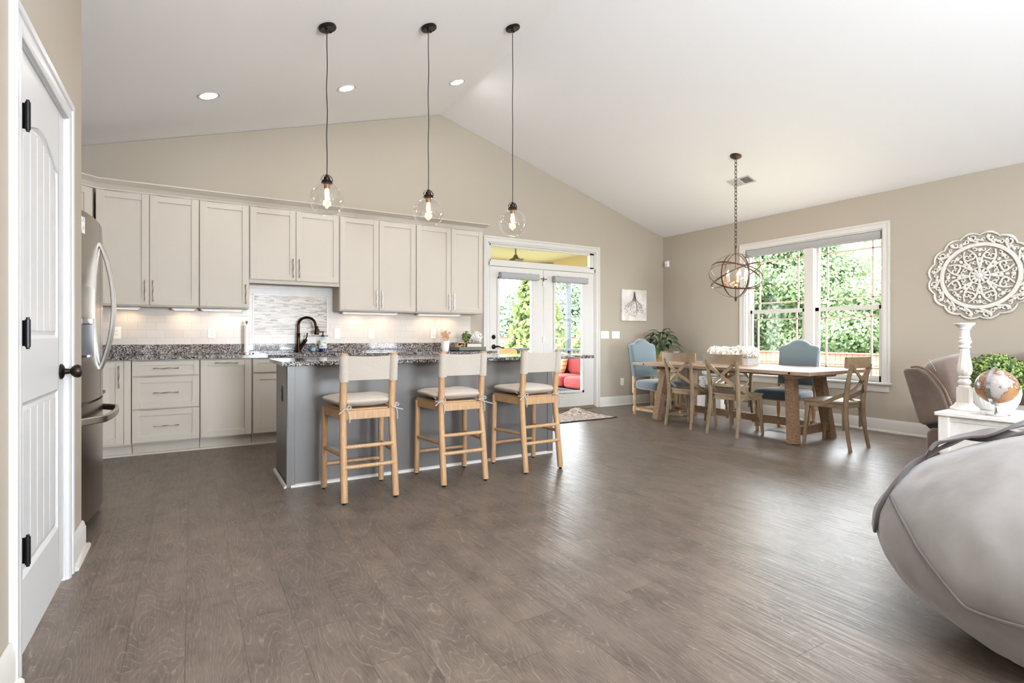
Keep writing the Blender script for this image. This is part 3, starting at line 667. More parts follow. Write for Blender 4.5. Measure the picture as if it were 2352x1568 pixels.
# diagonal corner cabinet
t = thing('corner_wall_cabinet', 'cream diagonal corner wall cabinet half hidden by the refrigerator', 'cabinet', (-0.765, UF+0.002, 0), R(45))
L_ = 0.385
MB().prism([(0, 0.02), (-L_, 0.02), (-L_-0.23, 0.25), (-L_-0.0, 0.66), (0.0, 0.66), (0.22, 0.24)][:2] + [(-L_-0.228, 0.248), (-L_/2, 0.66), (0.228, 0.248)], ZU0, ZU1+0.01, 'z').build('body', M['cab'], t, bevel=0.0015)
m = MB(); shaker(m, -L_+0.03, -0.03, ZU0+0.012, ZU1, 0.0, 0.06); m.build('door', M['cab'], t, bevel=0.0018)
# crown moulding
t = MB(); CR = [(-0.015, 0.0), (0.004, 0.0), (0.006, 0.016), (0.014, 0.022), (0.016, 0.036), (0.034, 0.052), (0.055, 0.066), (0.060, 0.074), (0.070, 0.078), (0.072, 0.090), (-0.015, 0.090)]
s2 = L_/math.sqrt(2)
sweep(t, [(X10_, YB-0.012), (X10_, UF+0.018), (X1_+0.0, UF+0.018), (X1_-s2, UF+0.018-s2), (X1_-s2, 3.60)], [(o, z+ZU1+0.006) for o, z in CR], left=True)
tag(t.build('crown_moulding', M['cab'], angle=50), 'long cream crown moulding running along the top of all the wall cabinets', 'moulding')
# over-fridge cabinet (on the side wall, hidden by the pantry wall)
t = thing('fridge_top_cabinet', 'cream cabinet on the side wall above the refrigerator', 'cabinet')
MB().box(XK+0.001, X1_-s2-0.02, 3.60, UF-s2, 1.86, ZU1+0.01).build('body', M['cab'], t, bevel=0.0015)

# base cabinets
BF = 5.955; BB_ = BF+0.021
def base(label, x0, x1, fronts, name='base_cabinet'):
    t = thing(name, label, 'cabinet', (0, 0, 0), 0, 'cream shaker base cabinets')
    MB().box(x0+0.001, x1-0.001, BB_, YB-0.001, 0.112, 0.884).box(x0+0.001, x1-0.001, 6.05, YB-0.01, 0.0, 0.112).build('body', M['cab'], t, bevel=0.0015)
    for f_ in fronts:
        k, a, b, z0, z1, h = f_
        if k == 'dr': door(t, a, b, z0, z1, BF, 'H', st=0.055 if z1-z0 > 0.2 else 0.042, hz=(z0+z1)/2, name='drawer')
        elif k == 'top': door(t, a, b, z0, z1, BF, 'H', hz=z1-0.032)
        elif k == 'ff': m = MB(); shaker(m, a+G, b-G, z0+G, z1-G, BF, 0.042); m.build('false_front', M['cab'], t, bevel=0.0018)
        else: door(t, a, b, z0, z1, BF, h, hz=z1-0.17)
    return t
cc = base('cream corner base cabinet with one narrow door beside the refrigerator', -0.74, -0.472, [('d', -0.70, -0.525, 0.125, 0.872, None)])
d_ = cc.children[-1]; pull(-0.560, BF, 0.735).build('handle', M['nickel'], d_)
MB().box(-0.525, -0.474, BF+0.004, BB_, 0.115, 0.88).box(-0.73, -0.525, BF+0.004, BB_, 0.112, 0.126).build('face_frame', M['cab'], cc, bevel=0.0015)
base('cream three-drawer base cabinet between corner door and pull-out', -0.470, 0.066, [('dr', -0.468, 0.062, 0.735, 0.874, None), ('dr', -0.468, 0.062, 0.432, 0.727, None), ('dr', -0.468, 0.062, 0.125, 0.424, None)])
base('cream tall-front pull-out base cabinet with handle on its top rail', 0.068, 0.520, [('top', 0.070, 0.516, 0.125, 0.874, None)])
base('cream sink base cabinet partly hidden behind the island end', 0.522, 1.42, [('ff', 0.526, 1.416, 0.735, 0.874, None), ('d', 0.526, 0.97, 0.125, 0.727, 'R'), ('d', 0.972, 1.416, 0.125, 0.727, 'L')])
base('cream base cabinet behind the island, right of the sink base', 1.422, 2.32, [('dr', 1.426, 2.316, 0.735, 0.874, None), ('d', 1.426, 1.87, 0.125, 0.727, 'R'), ('d', 1.872, 2.316, 0.125, 0.727, 'L')])
base('cream base cabinet behind the island at the french door end', 2.322, 3.25, [('dr', 2.326, 3.246, 0.735, 0.874, None), ('d', 2.326, 2.785, 0.125, 0.727, 'R'), ('d', 2.787, 3.246, 0.125, 0.727, 'L')])
sweep(MB(), [(-0.74, 6.049), (3.25, 6.049)], [(0, 0), (0.018, 0), (0.014, 0.014), (0, 0.02)], left=False).build('trim_2', M['cab']); struct(bpy.data.objects['trim_2'])
t = thing('side_base_cabinet', 'cream base cabinet on the side wall behind the refrigerator', 'cabinet')
MB().box(XK+0.001, -0.745, 4.56, YB-0.001, 0.0, 0.884).build('body', M['cab'], t)

# countertop with sink cut-out
t = thing('countertop', 'long speckled granite countertop under the wall cabinets', 'countertop')
m = MB(); y0, y1 = 5.92, YB-0.003; sx0, sx1, sy0, sy1 = 0.66, 1.30, 6.02, 6.37; z0, z1 = 0.885, 0.916
m.box(XK+0.001, sx0, y0, y1, z0, z1).box(sx1, 3.31, y0, y1, z0, z1).box(sx0, sx1, y0, sy0, z0, z1).box(sx0, sx1, sy1, y1, z0, z1).box(XK+0.001, -0.72, 4.56, y0, z0, z1)
m.build('slab', M['granite'], t, bevel=0.004)
MB().box(XK+0.001, 3.29, YB-0.024, YB-0.003, 0.9165, 1.017).build('splash', M['granite'], t, bevel=0.002)
t = thing('sink', 'undermount kitchen sink set into the granite below the mosaic', 'sink')
m = MB(); m.box(sx0-0.01, sx1+0.01, sy0-0.01, sy1+0.01, 0.70, 0.71).box(sx0-0.01, sx0+0.002, sy0-0.01, sy1+0.01, 0.70, 0.886).box(sx1-0.002, sx1+0.01, sy0-0.01, sy1+0.01, 0.70, 0.886).box(sx0, sx1, sy0-0.01, sy0+0.002, 0.70, 0.886).box(sx0, sx1, sy1-0.002, sy1+0.01, 0.70, 0.886)
m.build('basin', M['steelh'], t); MB().lathe([(0,0),(0.04,0),(0.045,0.004),(0.0,0.005)], (0.98, 6.2, 0.711), 20).build('drain', M['chrome'], t)

# under-cabinet light bars
for i, (x0, x1) in enumerate(((-0.64, -0.43), (-0.17, 0.04), (0.08, 0.47), (1.50, 2.16), (2.42, 3.0))):
    lab = ['short under-cabinet light bar over the outlet by the refrigerator', 'short under-cabinet light bar at the right half of the leftmost wall cabinet', 'under-cabinet light bar above the paper towel holder', 'long under-cabinet light bar right of the mosaic panel', 'under-cabinet light bar above the pot of dried flowers'][i]
    t = thing('light_bar', lab, 'light', ((x0+x1)/2, 6.38, ZU0), 0, 'under-cabinet light bars'); h = (x1-x0)/2
    MB().box(-h, h, -0.04, 0.04, -0.020, -0.001).build('housing', M['white'], t, bevel=0.004)
    MB().box(-h+0.02, h-0.02, -0.03, 0.03, -0.022, -0.019).build('diffuser', M['ucl'], t)
    nn = 2 if x1-x0 > 0.45 else 1
    for q in range(nn):
        o = light('light_bar_lamp', 'AREA', (0 if nn == 1 else (-h*0.45, h*0.5)[q], 0.03, -0.026), (R(-8), 0, 0), 0.22, 0.10, (1.0, 0.66, 0.40), 0.03); o.parent = t

# outlets and switches
def outlet(label, x, z, y=YB-0.008, kind='outlet', w=0.07, face='-y', grp='outlets on the tiled backsplash', rot=0):
    t = thing('wall_outlet' if kind == 'outlet' else 'light_switch', label, 'outlet' if kind == 'outlet' else 'switch', (x, y, z), rot, grp)
    MB().box(-w/2, w/2, -0.006, 0.0, -0.058, 0.058).build('plate', M['plate'], t, bevel=0.002)
    if kind == 'outlet':
        for s_ in (-0.02, 0.02):
            MB().lathe([(0, 0), (0.0165, 0), (0.0165, 0.002), (0, 0.0022)], (0, -0.006, s_), 16, Yx).build('socket', M['plate'], t)
            k = MB().box(-0.0075, -0.0055, -0.0088, -0.006, s_-0.004, s_+0.007).box(0.0055, 0.0075, -0.0088, -0.006, s_-0.004, s_+0.007).box(-0.002, 0.002, -0.0088, -0.006, s_-0.011, s_-0.007)
            k.build('slot', M['slot'], t)
    else:
        n = kind
        for i in range(n):
            MB().box((i-(n-1)/2)*0.046-0.004, (i-(n-1)/2)*0.046+0.004, -0.015, -0.006, -0.012, 0.010).build('toggle', M['plate'], t, bevel=0.002)
    return t
outlet('cream duplex outlet on the backsplash nearest the refrigerator', -0.631, 1.135)
outlet('cream duplex outlet left of the paper towel holder', 0.181, 1.138)
outlet('cream toggle switch just right of the mosaic panel', 1.474, 1.132, kind=1)
outlet('cream duplex outlet under the cabinets right of the sink switch', 1.878, 1.132)
outlet('cream duplex outlet behind the pot of dried flowers', 2.684, 1.132)
outlet('three-gang white switch plate closer to the french doors', 5.575, 1.121, YB, 3, 0.165, grp='switch plates by the french doors')
outlet('three-gang white switch plate closer to the dining corner', 5.80, 1.121, YB, 3, 0.165, grp='switch plates by the french doors')
outlet('white duplex outlet low on the wall behind the left blue chair', 5.933, 0.373, YB, grp='low wall outlets')

# faucet
t = thing('kitchen_faucet', 'oil-rubbed bronze gooseneck faucet behind the kitchen sink', 'faucet', (1.03, 6.415, 0.9165))
MB().lathe([(0, 0), (0.034, 0), (0.034, 0.006), (0.028, 0.02), (0.021, 0.09), (0.019, 0.16), (0.0185, 0.20), (0.021, 0.205), (0.021, 0.213), (0.017, 0.217), (0, 0.217)], (0,0,0), 24).build('faucet_body', M['bronze_f'], t)
pts = [(0, 0, 0.21), (0, 0, 0.30)] + [(0.085*(1-math.cos(a)), -0.035*(1-math.cos(a)), 0.31+0.085*math.sin(a)) for a in [PI*i/14 for i in range(14)]] + [(0.172, -0.07, 0.29)]
MB().tube(pts, 0.0145, 14).build('spout', M['bronze_f'], t)
MB().lathe([(0, 0), (0.024, 0), (0.026, 0.012), (0.022, 0.05), (0.018, 0.09), (0.015, 0.10), (0, 0.10)], (0.182, -0.074, 0.20), 18).box(0.195, 0.212, -0.082, -0.066, 0.235, 0.265).build('spray_head', M['bronze_f'], t)
MB().tube([(0.012, -0.004, 0.045), (0.07, -0.02, 0.135)], [0.022, 0.020], 14).lathe([(0.018,0),(0.024,0.006),(0.022,0.02),(0.01,0.028),(0,0.03)], (0.07, -0.02, 0.125), 14).tube(smoothpts([(0.075, -0.02, 0.145), (0.084, -0.024, 0.18), (0.09, -0.028, 0.22)], 4), [0.008]*4+[0.007]*4+[0.011], 10).build('faucet_handle', M['bronze_f'], t)
# soap bottles
t = thing('soap_pump_bottle', 'tall clear soap bottle with white label, blue soap and black pump', 'soap bottle', (1.292, 6.40, 0.9165))
MB().lathe([(0, 0.002), (0.040, 0.002), (0.042, 0.02), (0.042, 0.145), (0.034, 0.165), (0.016, 0.175), (0.014, 0.185), (0, 0.185)], (0,0,0), 24).build('bottle', M['bottle'], t)
MB().lathe([(0, 0.005), (0.038, 0.005), (0.039, 0.045), (0, 0.045)], (0,0,0), 24).build('soap', M['deep'], t)
MB().lathe([(0.0428, 0.045), (0.0432, 0.05), (0.0432, 0.13), (0.0428, 0.135)], (0,0,0), 24, cap=False).build('bottle_label', M['paper'], t)
MB().lathe([(0, 0.178), (0.018, 0.178), (0.018, 0.195), (0.008, 0.20), (0.005, 0.225), (0.012, 0.227), (0.014, 0.237), (0, 0.24)], (0,0,0), 16).tube([(0, 0, 0.233), (-0.035, -0.01, 0.236), (-0.045, -0.013, 0.23)], [0.006, 0.005, 0.004], 8).build('pump', M['black'], t)
t = thing('soap_dish_bottle', 'small rounded clear glass bottle between the faucet and the soap pump', 'bottle', (1.185, 6.41, 0.9165))
MB().lathe([(0, 0.0), (0.022, 0.0), (0.026, 0.01), (0.036, 0.035), (0.037, 0.06), (0.028, 0.085), (0.012, 0.098), (0.009, 0.11), (0.012, 0.113), (0, 0.115)], (0,0,0), 24).build('bottle', M['bottle'], t)
MB().lathe([(0, 0.012), (0.024, 0.014), (0.032, 0.035), (0.031, 0.05), (0, 0.05)], (0,0,0), 20).build('contents', mat('pale_blue_liquid', (150,178,204), 0.1), t)
# paper towel holder
t = thing('paper_towel_holder', 'upright paper towel holder with a thin white roll on the granite counter', 'paper towel holder', (0.50, 6.33, 0.9165))
MB().lathe([(0, 0), (0.074, 0), (0.074, 0.008), (0.066, 0.012), (0, 0.012)], (0,0,0), 28).build('holder_base', M['nickel'], t)
MB().tube([(0, 0, 0.01), (0, 0, 0.325)], 0.005, 8).lathe([(0, 0.318), (0.008, 0.32), (0.015, 0.333), (0.008, 0.346), (0, 0.348)], (0,0,0), 14).build('holder_rod', M['nickel'], t)
MB().lathe([(0.006, 0.014), (0.024, 0.014), (0.024, 0.305), (0.006, 0.305)], (0,0,0), 24).build('paper_roll', M['white'], t)
# pot of dried flowers
t = thing('dried_flower_pot', 'white tapered pot of tan dried flowers on the counter', 'flower pot', (2.68, 6.10, 0.9165))
MB().lathe([(0, 0), (0.040, 0), (0.042, 0.018), (0.044, 0.02), (0.055, 0.125), (0.050, 0.125), (0.040, 0.03), (0, 0.03)], (0,0,0), 28).build('pot', M['white'], t)
m = MB(); m2 = MB(); rr = random.Random(3)
for i in range(26):
    a = rr.uniform(0, 2*PI); q = rr.uniform(0.01, 0.085); h = rr.uniform(0.17, 0.25) - q*0.3
    p = Vector((q*math.cos(a)*1.1+0.005, q*math.sin(a)*0.7, h)); m.tube([(q*0.25*math.cos(a), q*0.25*math.sin(a), 0.10), (p.x*0.7, p.y*0.7, h*0.7), p], 0.0010, 5)
    for k in range(9):
        o = Vector((rr.gauss(0, 0.011), rr.gauss(0, 0.011), rr.gauss(0, 0.012))); m2.ball(p+o, 0.0055, seg=6, rings=4)
m.build('stem', M['dried'], t); m2.build('flower_head', M['dried'], t)

# tray with decor at the end of the counter
tx, ty = 3.00, 6.12
t = thing('serving_tray', 'low grey wooden tray at the french door end of the counter', 'tray', (tx, ty, 0.9165))
MB().box(-0.19, 0.19, -0.13, 0.13, 0, 0.010).box(-0.19, 0.19, -0.13, -0.118, 0, 0.052).box(-0.19, 0.19, 0.118, 0.13, 0, 0.052).box(-0.19, -0.178, -0.13, 0.13, 0, 0.052).box(0.178, 0.19, -0.13, 0.13, 0, 0.052).build('tray_body', M['tray'], t, bevel=0.002)
t = thing('wooden_shadow_box', 'small tan wooden box with a dark opening in the left of the tray', 'box', (tx-0.12, ty-0.02, 0.927))
MB().box(-0.05, -0.042, -0.04, 0.04, 0, 0.095).box(0.042, 0.05, -0.04, 0.04, 0, 0.095).box(-0.05, 0.05, -0.04, 0.04, 0, 0.008).box(-0.05, 0.05, -0.04, 0.04, 0.087, 0.095).build('case', M['tan'], t)
MB().box(-0.042, 0.042, 0.03, 0.038, 0.008, 0.087).build('back_panel', M['black'], t)
m = MB(); [m.ball((rr.uniform(-0.028, 0.028), rr.uniform(-0.02, 0.01), rr.uniform(0.02, 0.06)), 0.013, seg=8, rings=6) for _ in range(7)]; m.build('filling', M['tan'], t)
t = thing('glass_canister', 'squat clear glass canister standing on the tan wooden box', 'canister', (tx-0.11, ty-0.01, 1.022))
MB().lathe([(0, 0), (0.04, 0), (0.042, 0.006), (0.042, 0.048), (0.034, 0.056), (0.036, 0.062), (0.03, 0.07), (0, 0.072)], (0,0,0), 22).build('jar', M['bottle'], t)
t = thing('wooden_sign_block', 'whitewashed wooden block sign leaning in the tray', 'sign', (tx+0.06, ty-0.05, 0.927))
MB().box(-0.10, 0.10, -0.012, 0.012, 0, 0.078).build('sign_face', mat('sign_whitewash', (222,206,192), 0.7), t)
MB().box(-0.106, 0.106, -0.014, 0.014, 0.078, 0.086).box(-0.106, -0.10, -0.014, 0.014, 0, 0.078).box(0.10, 0.106, -0.014, 0.014, 0, 0.078).build('sign_frame', mat('sign_border', (110,84,66), 0.6), t)
def leaves(mb, n, fn, size, rnd, up=0.4):
    for _ in range(n):
        c, nr = fn(); nr = Vector(nr).normalized(); a = nr.cross(Vector((rnd.uniform(-1,1), rnd.uniform(-1,1), rnd.uniform(-1,1)))).normalized(); b = nr.cross(a); s = size*rnd.uniform(0.6, 1.3)
        c = Vector(c); mb.add([c-a*s*0.5, c+b*s*0.35-nr*s*0.05, c+a*s*0.6, c-b*s*0.35-nr*s*0.05], [(0,1,2,3)])
def sphere_fn(rnd, c, r, rz=None, hollow=0.55, zmin=-1):
    rz = rz or r; c = Vector(c)
    def fn():
        while True:
            d = Vector((rnd.gauss(0,1), rnd.gauss(0,1), rnd.gauss(0,1))).normalized()
            if d.z > zmin: break
        q = rnd.uniform(hollow, 1.0); n = (d + Vector((rnd.gauss(0,.5), rnd.gauss(0,.5), rnd.gauss(0,.5)))).normalized()
        return c + Vector((d.x*r, d.y*r, d.z*rz))*q, n
    return fn
t = thing('small_potted_greenery', 'little dark pot of bushy green leaves in the middle of the tray', 'potted plant', (tx+0.0, ty+0.05, 0.927))
MB().lathe([(0, 0), (0.03, 0), (0.038, 0.10), (0.033, 0.10), (0.03, 0.09), (0, 0.09)], (0,0,0), 20).build('pot', M['tray'], t)
m = MB(); leaves(m, 420, sphere_fn(rr, (0, 0, 0.165), 0.065, 0.075, 0.3), 0.026, rr); m.build('foliage', M['box_leaf'], t, smooth=False)
t = thing('white_flower_vase', 'clear glass vase of white flowers at the right end of the tray', 'vase', (tx+0.14, ty+0.03, 0.927))
MB().lathe([(0.0, 0.0), (0.03, 0.0), (0.032, 0.01), (0.028, 0.08), (0.034, 0.115), (0.032, 0.115), (0.026, 0.08), (0.0, 0.012)], (0,0,0), 20).build('vase_glass', M['bottle'], t)
m = MB(); leaves(m, 700, sphere_fn(rr, (-0.02, 0.0, 0.16), 0.095, 0.075, 0.5), 0.03, rr); m.build('blossom', M['petal'], t, smooth=False)

# ---------------------------------------------------------------- island
IX0, IX1, IY0, IY1 = 0.598, 2.93, 4.185, 4.79
t = thing('kitchen_island', 'charcoal painted kitchen island with three stools along its front', 'kitchen island')
MB().box(IX0, IX1, IY0, IY1, 0.0, 0.884).build('body', M['island'], t, bevel=0.002)
MB().box(IX0-0.008, IX0+0.05, IY0-0.008, IY0, 0.0, 0.884).box(IX0-0.008, IX0, IY0-0.008, IY0+0.035, 0.0, 0.884).build('corner_stile', M['island'], t, bevel=0.002)
MB().box(IX1-0.05, IX1+0.008, IY0-0.008, IY0, 0.0, 0.884).box(IX1, IX1+0.008, IY0-0.008, IY1, 0.0, 0.884).build('corner_stile', M['island'], t, bevel=0.002)
m = MB(); sweep(m, [(IX0-0.008, IY1), (IX0-0.008, IY0-0.009)], [(0, 0), (0.018, 0), (0.014, 0.015), (0, 0.022)], left=False); sweep(m, [(IX0+0.02, IY0-0.001), (IX1-0.0, IY0-0.001)], [(0, 0), (0.018, 0), (0.014, 0.015), (0, 0.022)], left=False)
m.build('shoe_moulding', M['trim'], t)
k = MB().box(IX0-0.004, IX0, 4.42, 4.49, 0.60, 0.72); k.build('outlet_plate', M['plast'], t, bevel=0.002)
m = MB(); [m.box(IX0-0.006, IX0-0.003, 4.435, 4.475, z, z+0.035) for z in (0.615, 0.665)]; m.build('outlet_socket', M['black'], t)
t = MB().box(0.552, 3.40, 4.125, 4.85, 0.885, 0.916); tag(t.build('island_countertop', M['granite'], bevel=0.004), 'polished speckled granite slab on the island, overhanging at its right end', 'countertop')

# ---------------------------------------------------------------- refrigerator
t = thing('refrigerator', 'stainless french-door refrigerator showing past the pantry wall corner', 'refrigerator', (-0.53, 4.07, 0))
MB().box(-0.83, -0.05, -0.455, 0.455, 0.03, 1.775).build('cabinet_shell', mat('fridge_side', (96,92,90), 0.4, 0.6), t, bevel=0.004)
def bow(y, bulge=0.055): return bulge*(1-(y/0.46)**2)
def frontpanel(ya, yb, z0, z1, top_round=False):
    n = 16; ys = [ya+(yb-ya)*i/n for i in range(n+1)]; m = MB()
    prof = [(-0.06, y) for y in (ya, yb)]
    poly = [(bow(y), y) for y in ys] + [(-0.05, yb), (-0.05, ya)]
    if not top_round: m.prism(poly, z0, z1, 'z')
    else:
        zs = [z0 + (z1-z0)*q for q in (0, 0.3, 0.6, 0.9)] + [z1-0.02, z1-0.008, z1]
        ins = [0, 0, 0, 0, 0.004, 0.012, 0.03]; vs = []; nn = len(poly)
        for z, i_ in zip(zs, ins): vs += [((p[0]-i_ if p[0] > -0.05 else p[0]), p[1], z) for p in poly]
        fs = [tuple(range(nn)), tuple(range(len(vs)-1, len(vs)-nn-1, -1))]
        for a in range(len(zs)-1):
            for k in range(nn): fs.append((a*nn+k, a*nn+(k+1) % nn, (a+1)*nn+(k+1) % nn, (a+1)*nn+k))
        m.add(vs, fs)
    return m
dn = frontpanel(-0.455, -0.004, 0.735, 1.80, True).build('fridge_door', M['steel'], t, angle=40)
df = frontpanel(0.004, 0.455, 0.735, 1.80, True).build('fridge_door', M['steel'], t, angle=40)
fz = frontpanel(-0.455, 0.455, 0.07, 0.722).build('freezer_drawer', M['steel'], t, angle=40)
MB().box(-0.05, 0.0, -0.44, 0.44, 0.0, 0.07).build('kick_plate', M['plast'], t)
MB().box(-0.05, 0.03, -0.45, 0.45, 0.720, 0.737).build('door_gap', M['black'], t)
for s_, par in ((-1, dn), (1, df)):
    pts = [(bow(0)-0.002 + 0.068*math.sin(PI*i/18)**0.8, s_*(0.035+0.004*math.sin(PI*i/18)), 0.90+0.76*i/18) for i in range(19)]
    MB().strap(pts, 0.026, 0.018, (1, 0, 0.001)).build('door_handle', M['steelh'], par, bevel=0.004)
pts = [(bow(-0.40+0.8*i/20) - 0.002 + 0.075*min(1, math.sin(PI*i/20)*2.2), -0.40+0.8*i/20, 0.635) for i in range(21)]
MB().strap(pts, 0.040, 0.020, lambda i: (1, -0.9*(i-10)/10.0, 0)).build('freezer_handle', M['steelh'], fz, bevel=0.005)
n_ = 8; P_ = [(bow(y)+0.003, y) for y in [-0.41+0.22*i/n_ for i in range(n_+1)]]
MB().prism(P_ + [(0.0, -0.19), (0.0, -0.41)], 0.985, 1.37, 'z').build('dispenser_panel', mat('dispenser_grey', (92,98,110), 0.25, 0.4), dn, angle=40)
MB().prism([(p[0]+0.004, p[1]) for p in P_] + [(0.0, -0.19), (0.0, -0.41)], 1.20, 1.375, 'z').build('dispenser_display', M['steelh'], dn, angle=40)
MB().box(0.02, bow(-0.3)+0.018, -0.37, -0.24, 1.165, 1.20).build('dispenser_nozzle', M['steelh'], dn, bevel=0.004)
MB().box(0.0, 0.0+bow(-0.3)+0.012, -0.40, -0.20, 0.985, 0.997).build('drip_tray', M['chrome'], dn)
m = MB(); m.grid(6, 4, lambda u, v: (bow(-0.44+0.10*u)+0.0025, -0.44+0.10*u, 1.66+0.09*v)); tag(m.build('note', M['paper']), 'small white paper note stuck to the refrigerator door', 'note'); bpy.data.objects['note'].location = (-0.53, 4.07, 0)

# ---------------------------------------------------------------- stools
def make_stool():
    t = thing('counter_stool', '', 'stool', (0, 0, 0))
    for s_ in (-1, 1):
        MB().tube(smoothpts([(s_*0.173, -0.232, 0.012), (s_*0.170, -0.19, 0.35), (s_*0.166, -0.168, 0.60), (s_*0.168, -0.205, 0.985)], 6), 0.0235, 14).build('leg', M['oak'], t)
        MB().tube([(s_*0.210, 0.222, 0.012), (s_*0.205, 0.205, 0.595)], [0.021, 0.022], 14).build('leg', M['oak'], t)
        MB().tube([(s_*0.172, -0.205, 0.31), (s_*0.207, 0.215, 0.30)], 0.0135, 10).build('stretcher', M['oak'], t)
        MB().beam((s_*0.166, -0.17, 0.573), (s_*0.204, 0.205, 0.573), 0.028, 0.058).build('seat_rail', M['oak'], t, bevel=0.003)
        for gx, gy in ((s_*0.173, -0.232), (s_*0.210, 0.222)): MB().lathe([(0, 0), (0.012, 0), (0.012, 0.012), (0, 0.012)], (gx, gy, 0), 10).build('foot_glide', M['black'], t)
        # linen sleeve round the post
        MB().tube([(s_*0.1665, -0.190, 0.800), (s_*0.167, -0.197, 0.88), (s_*0.168, -0.2045, 0.972)], [0.0315, 0.0300, 0.0300], 18).build('sleeve', M['linen'], t)
    MB().tube([(-0.171, -0.200, 0.365), (0.171, -0.200, 0.365)], 0.0135, 10).build('stretcher', M['oak'], t)
    MB().tube([(-0.172, -0.216, 0.235), (0.172, -0.216, 0.235)], 0.0135, 10).build('stretcher', M['oak'], t)
    MB().tube([(-0.208, 0.218, 0.178), (0.208, 0.218, 0.178)], 0.0135, 10).build('stretcher', M['oak'], t)
    MB().beam((-0.166, -0.168, 0.573), (0.166, -0.168, 0.573), 0.028, 0.060).build('seat_rail', M['oak'], t, bevel=0.003)
    MB().beam((-0.204, 0.205, 0.573), (0.204, 0.205, 0.573), 0.028, 0.058).build('seat_rail', M['oak'], t, bevel=0.003)
    MB().prism([(-0.148, -0.155), (0.148, -0.155), (0.215, 0.215), (-0.215, 0.215)], 0.598, 0.612, 'z').build('seat', M['oak'], t, bevel=0.004)
    def sl(u, v):
        x = -0.168+0.336*u; bowy = -0.022*math.sin(PI*u); z = 0.806 + (0.972-0.806)*v - 0.010*math.sin(PI*u)*(v-0.2)
        return (x, -0.190-0.014*v + bowy, z)
    g = MB(); g.grid(15, 6, sl); g.grid(15, 6, lambda u, v: (sl(u, v)[0], sl(u, v)[1]-0.005, sl(u, v)[2]))
    for v in (0, 5):
        a = [v*15+i for i in range(15)]; b = [90+v*15+i for i in range(15)]
        g.f += [(a[i], a[i+1], b[i+1], b[i]) for i in range(14)]; g.m += [0]*14
    g.build('back_sling', M['linen'], t)
    return t
def make_cushion(seed, long):
    t = thing('seat_cushion', '', 'cushion', (0, 0, 0)); rr = random.Random(seed)
    def fn(p):
        k = 1.0 + 0.06*(p.y/0.22)                                         # wider to the front
        edge = max(abs(p.x)/0.225, abs(p.y)/0.215)
        return Vector((p.x*k, p.y, p.z*(1-0.35*edge**4) + 0.006*math.sin(p.x*24+seed)*math.cos(p.y*21)*(1-edge) + 0.012*edge**3))
    MB().ball((0, 0, 0.04), 0.225, 0.215, 0.040, 36, 16, e=0.42, e2=0.75, fn=fn).build('pad', M['cushion'], t, angle=180)
    for s_ in (-1, 1):
        m = MB(); c = Vector((s_*0.166, -0.215, 0.0))
        m.tube([Vector((s_*0.166+0.031*math.cos(a), -0.192+0.031*math.sin(a), 0.012+0.010*math.cos(a))) for a in [2*PI*i/16 for i in range(16)]], 0.0042, 6, closed=True)
        m.tube([(s_*0.185, -0.165, 0.02), (s_*0.19, -0.13, 0.03)], 0.0045, 6)
        k = 1.4 if (long and s_ > 0) else 1.0
        m.tube(smoothpts([c+Vector((0, -0.010, 0.008)), c+Vector((0.018, -0.018, -0.025)), c+Vector((0.022, -0.014, -0.085))], 5), 0.004, 6)
        m.tube(smoothpts([c+Vector((0, -0.010, 0.008)), c+Vector((-0.02*k, -0.02, 0.004)), c+Vector((-0.05*k*(1 if s_ < 0 else -1.2), -0.02, -0.022*k))], 5), 0.004, 6)
        m.tube(smoothpts([c+Vector((0, -0.010, 0.008)), c+Vector((0.014, -0.018, 0.03)), c+Vector((0.032, -0.016, 0.012)), c+Vector((0, -0.01, 0.006))], 5), 0.0036, 6)
        m.ball(c+Vector((0, -0.012, 0.008)), 0.0075, seg=8, rings=6)
        m.build('tie', M['linen'], t)
    return t
ST = [((1.03, 3.81), 'light oak counter stool nearest the refrigerator end of the island'), ((1.757, 3.865), 'light oak counter stool in the middle of the three'), ((2.462, 3.872), 'light oak counter stool nearest the french door end of the island')]
CL = ['natural linen cushion tied onto the stool nearest the refrigerator', 'natural linen cushion with long trailing ties on the middle stool', 'natural linen cushion tied onto the stool nearest the french doors']
s0 = make_stool()
for i, ((x, y), lab) in enumerate(ST):
    o = s0 if i == 0 else dup(s0); o.location = (x, y, 0); o['label'] = lab; o['group'] = 'counter stools at the island'; o.rotation_euler = (0, 0, R((0, 0, 1.5)[i]))
    c_ = make_cushion(i+1, i == 1); c_.location = (x + (0.0), y+0.03, 0.612); c_['label'] = CL[i]; c_['group'] = 'linen cushions on the stools'; c_.rotation_euler = (0, 0, R((3, -2, 2)[i]))

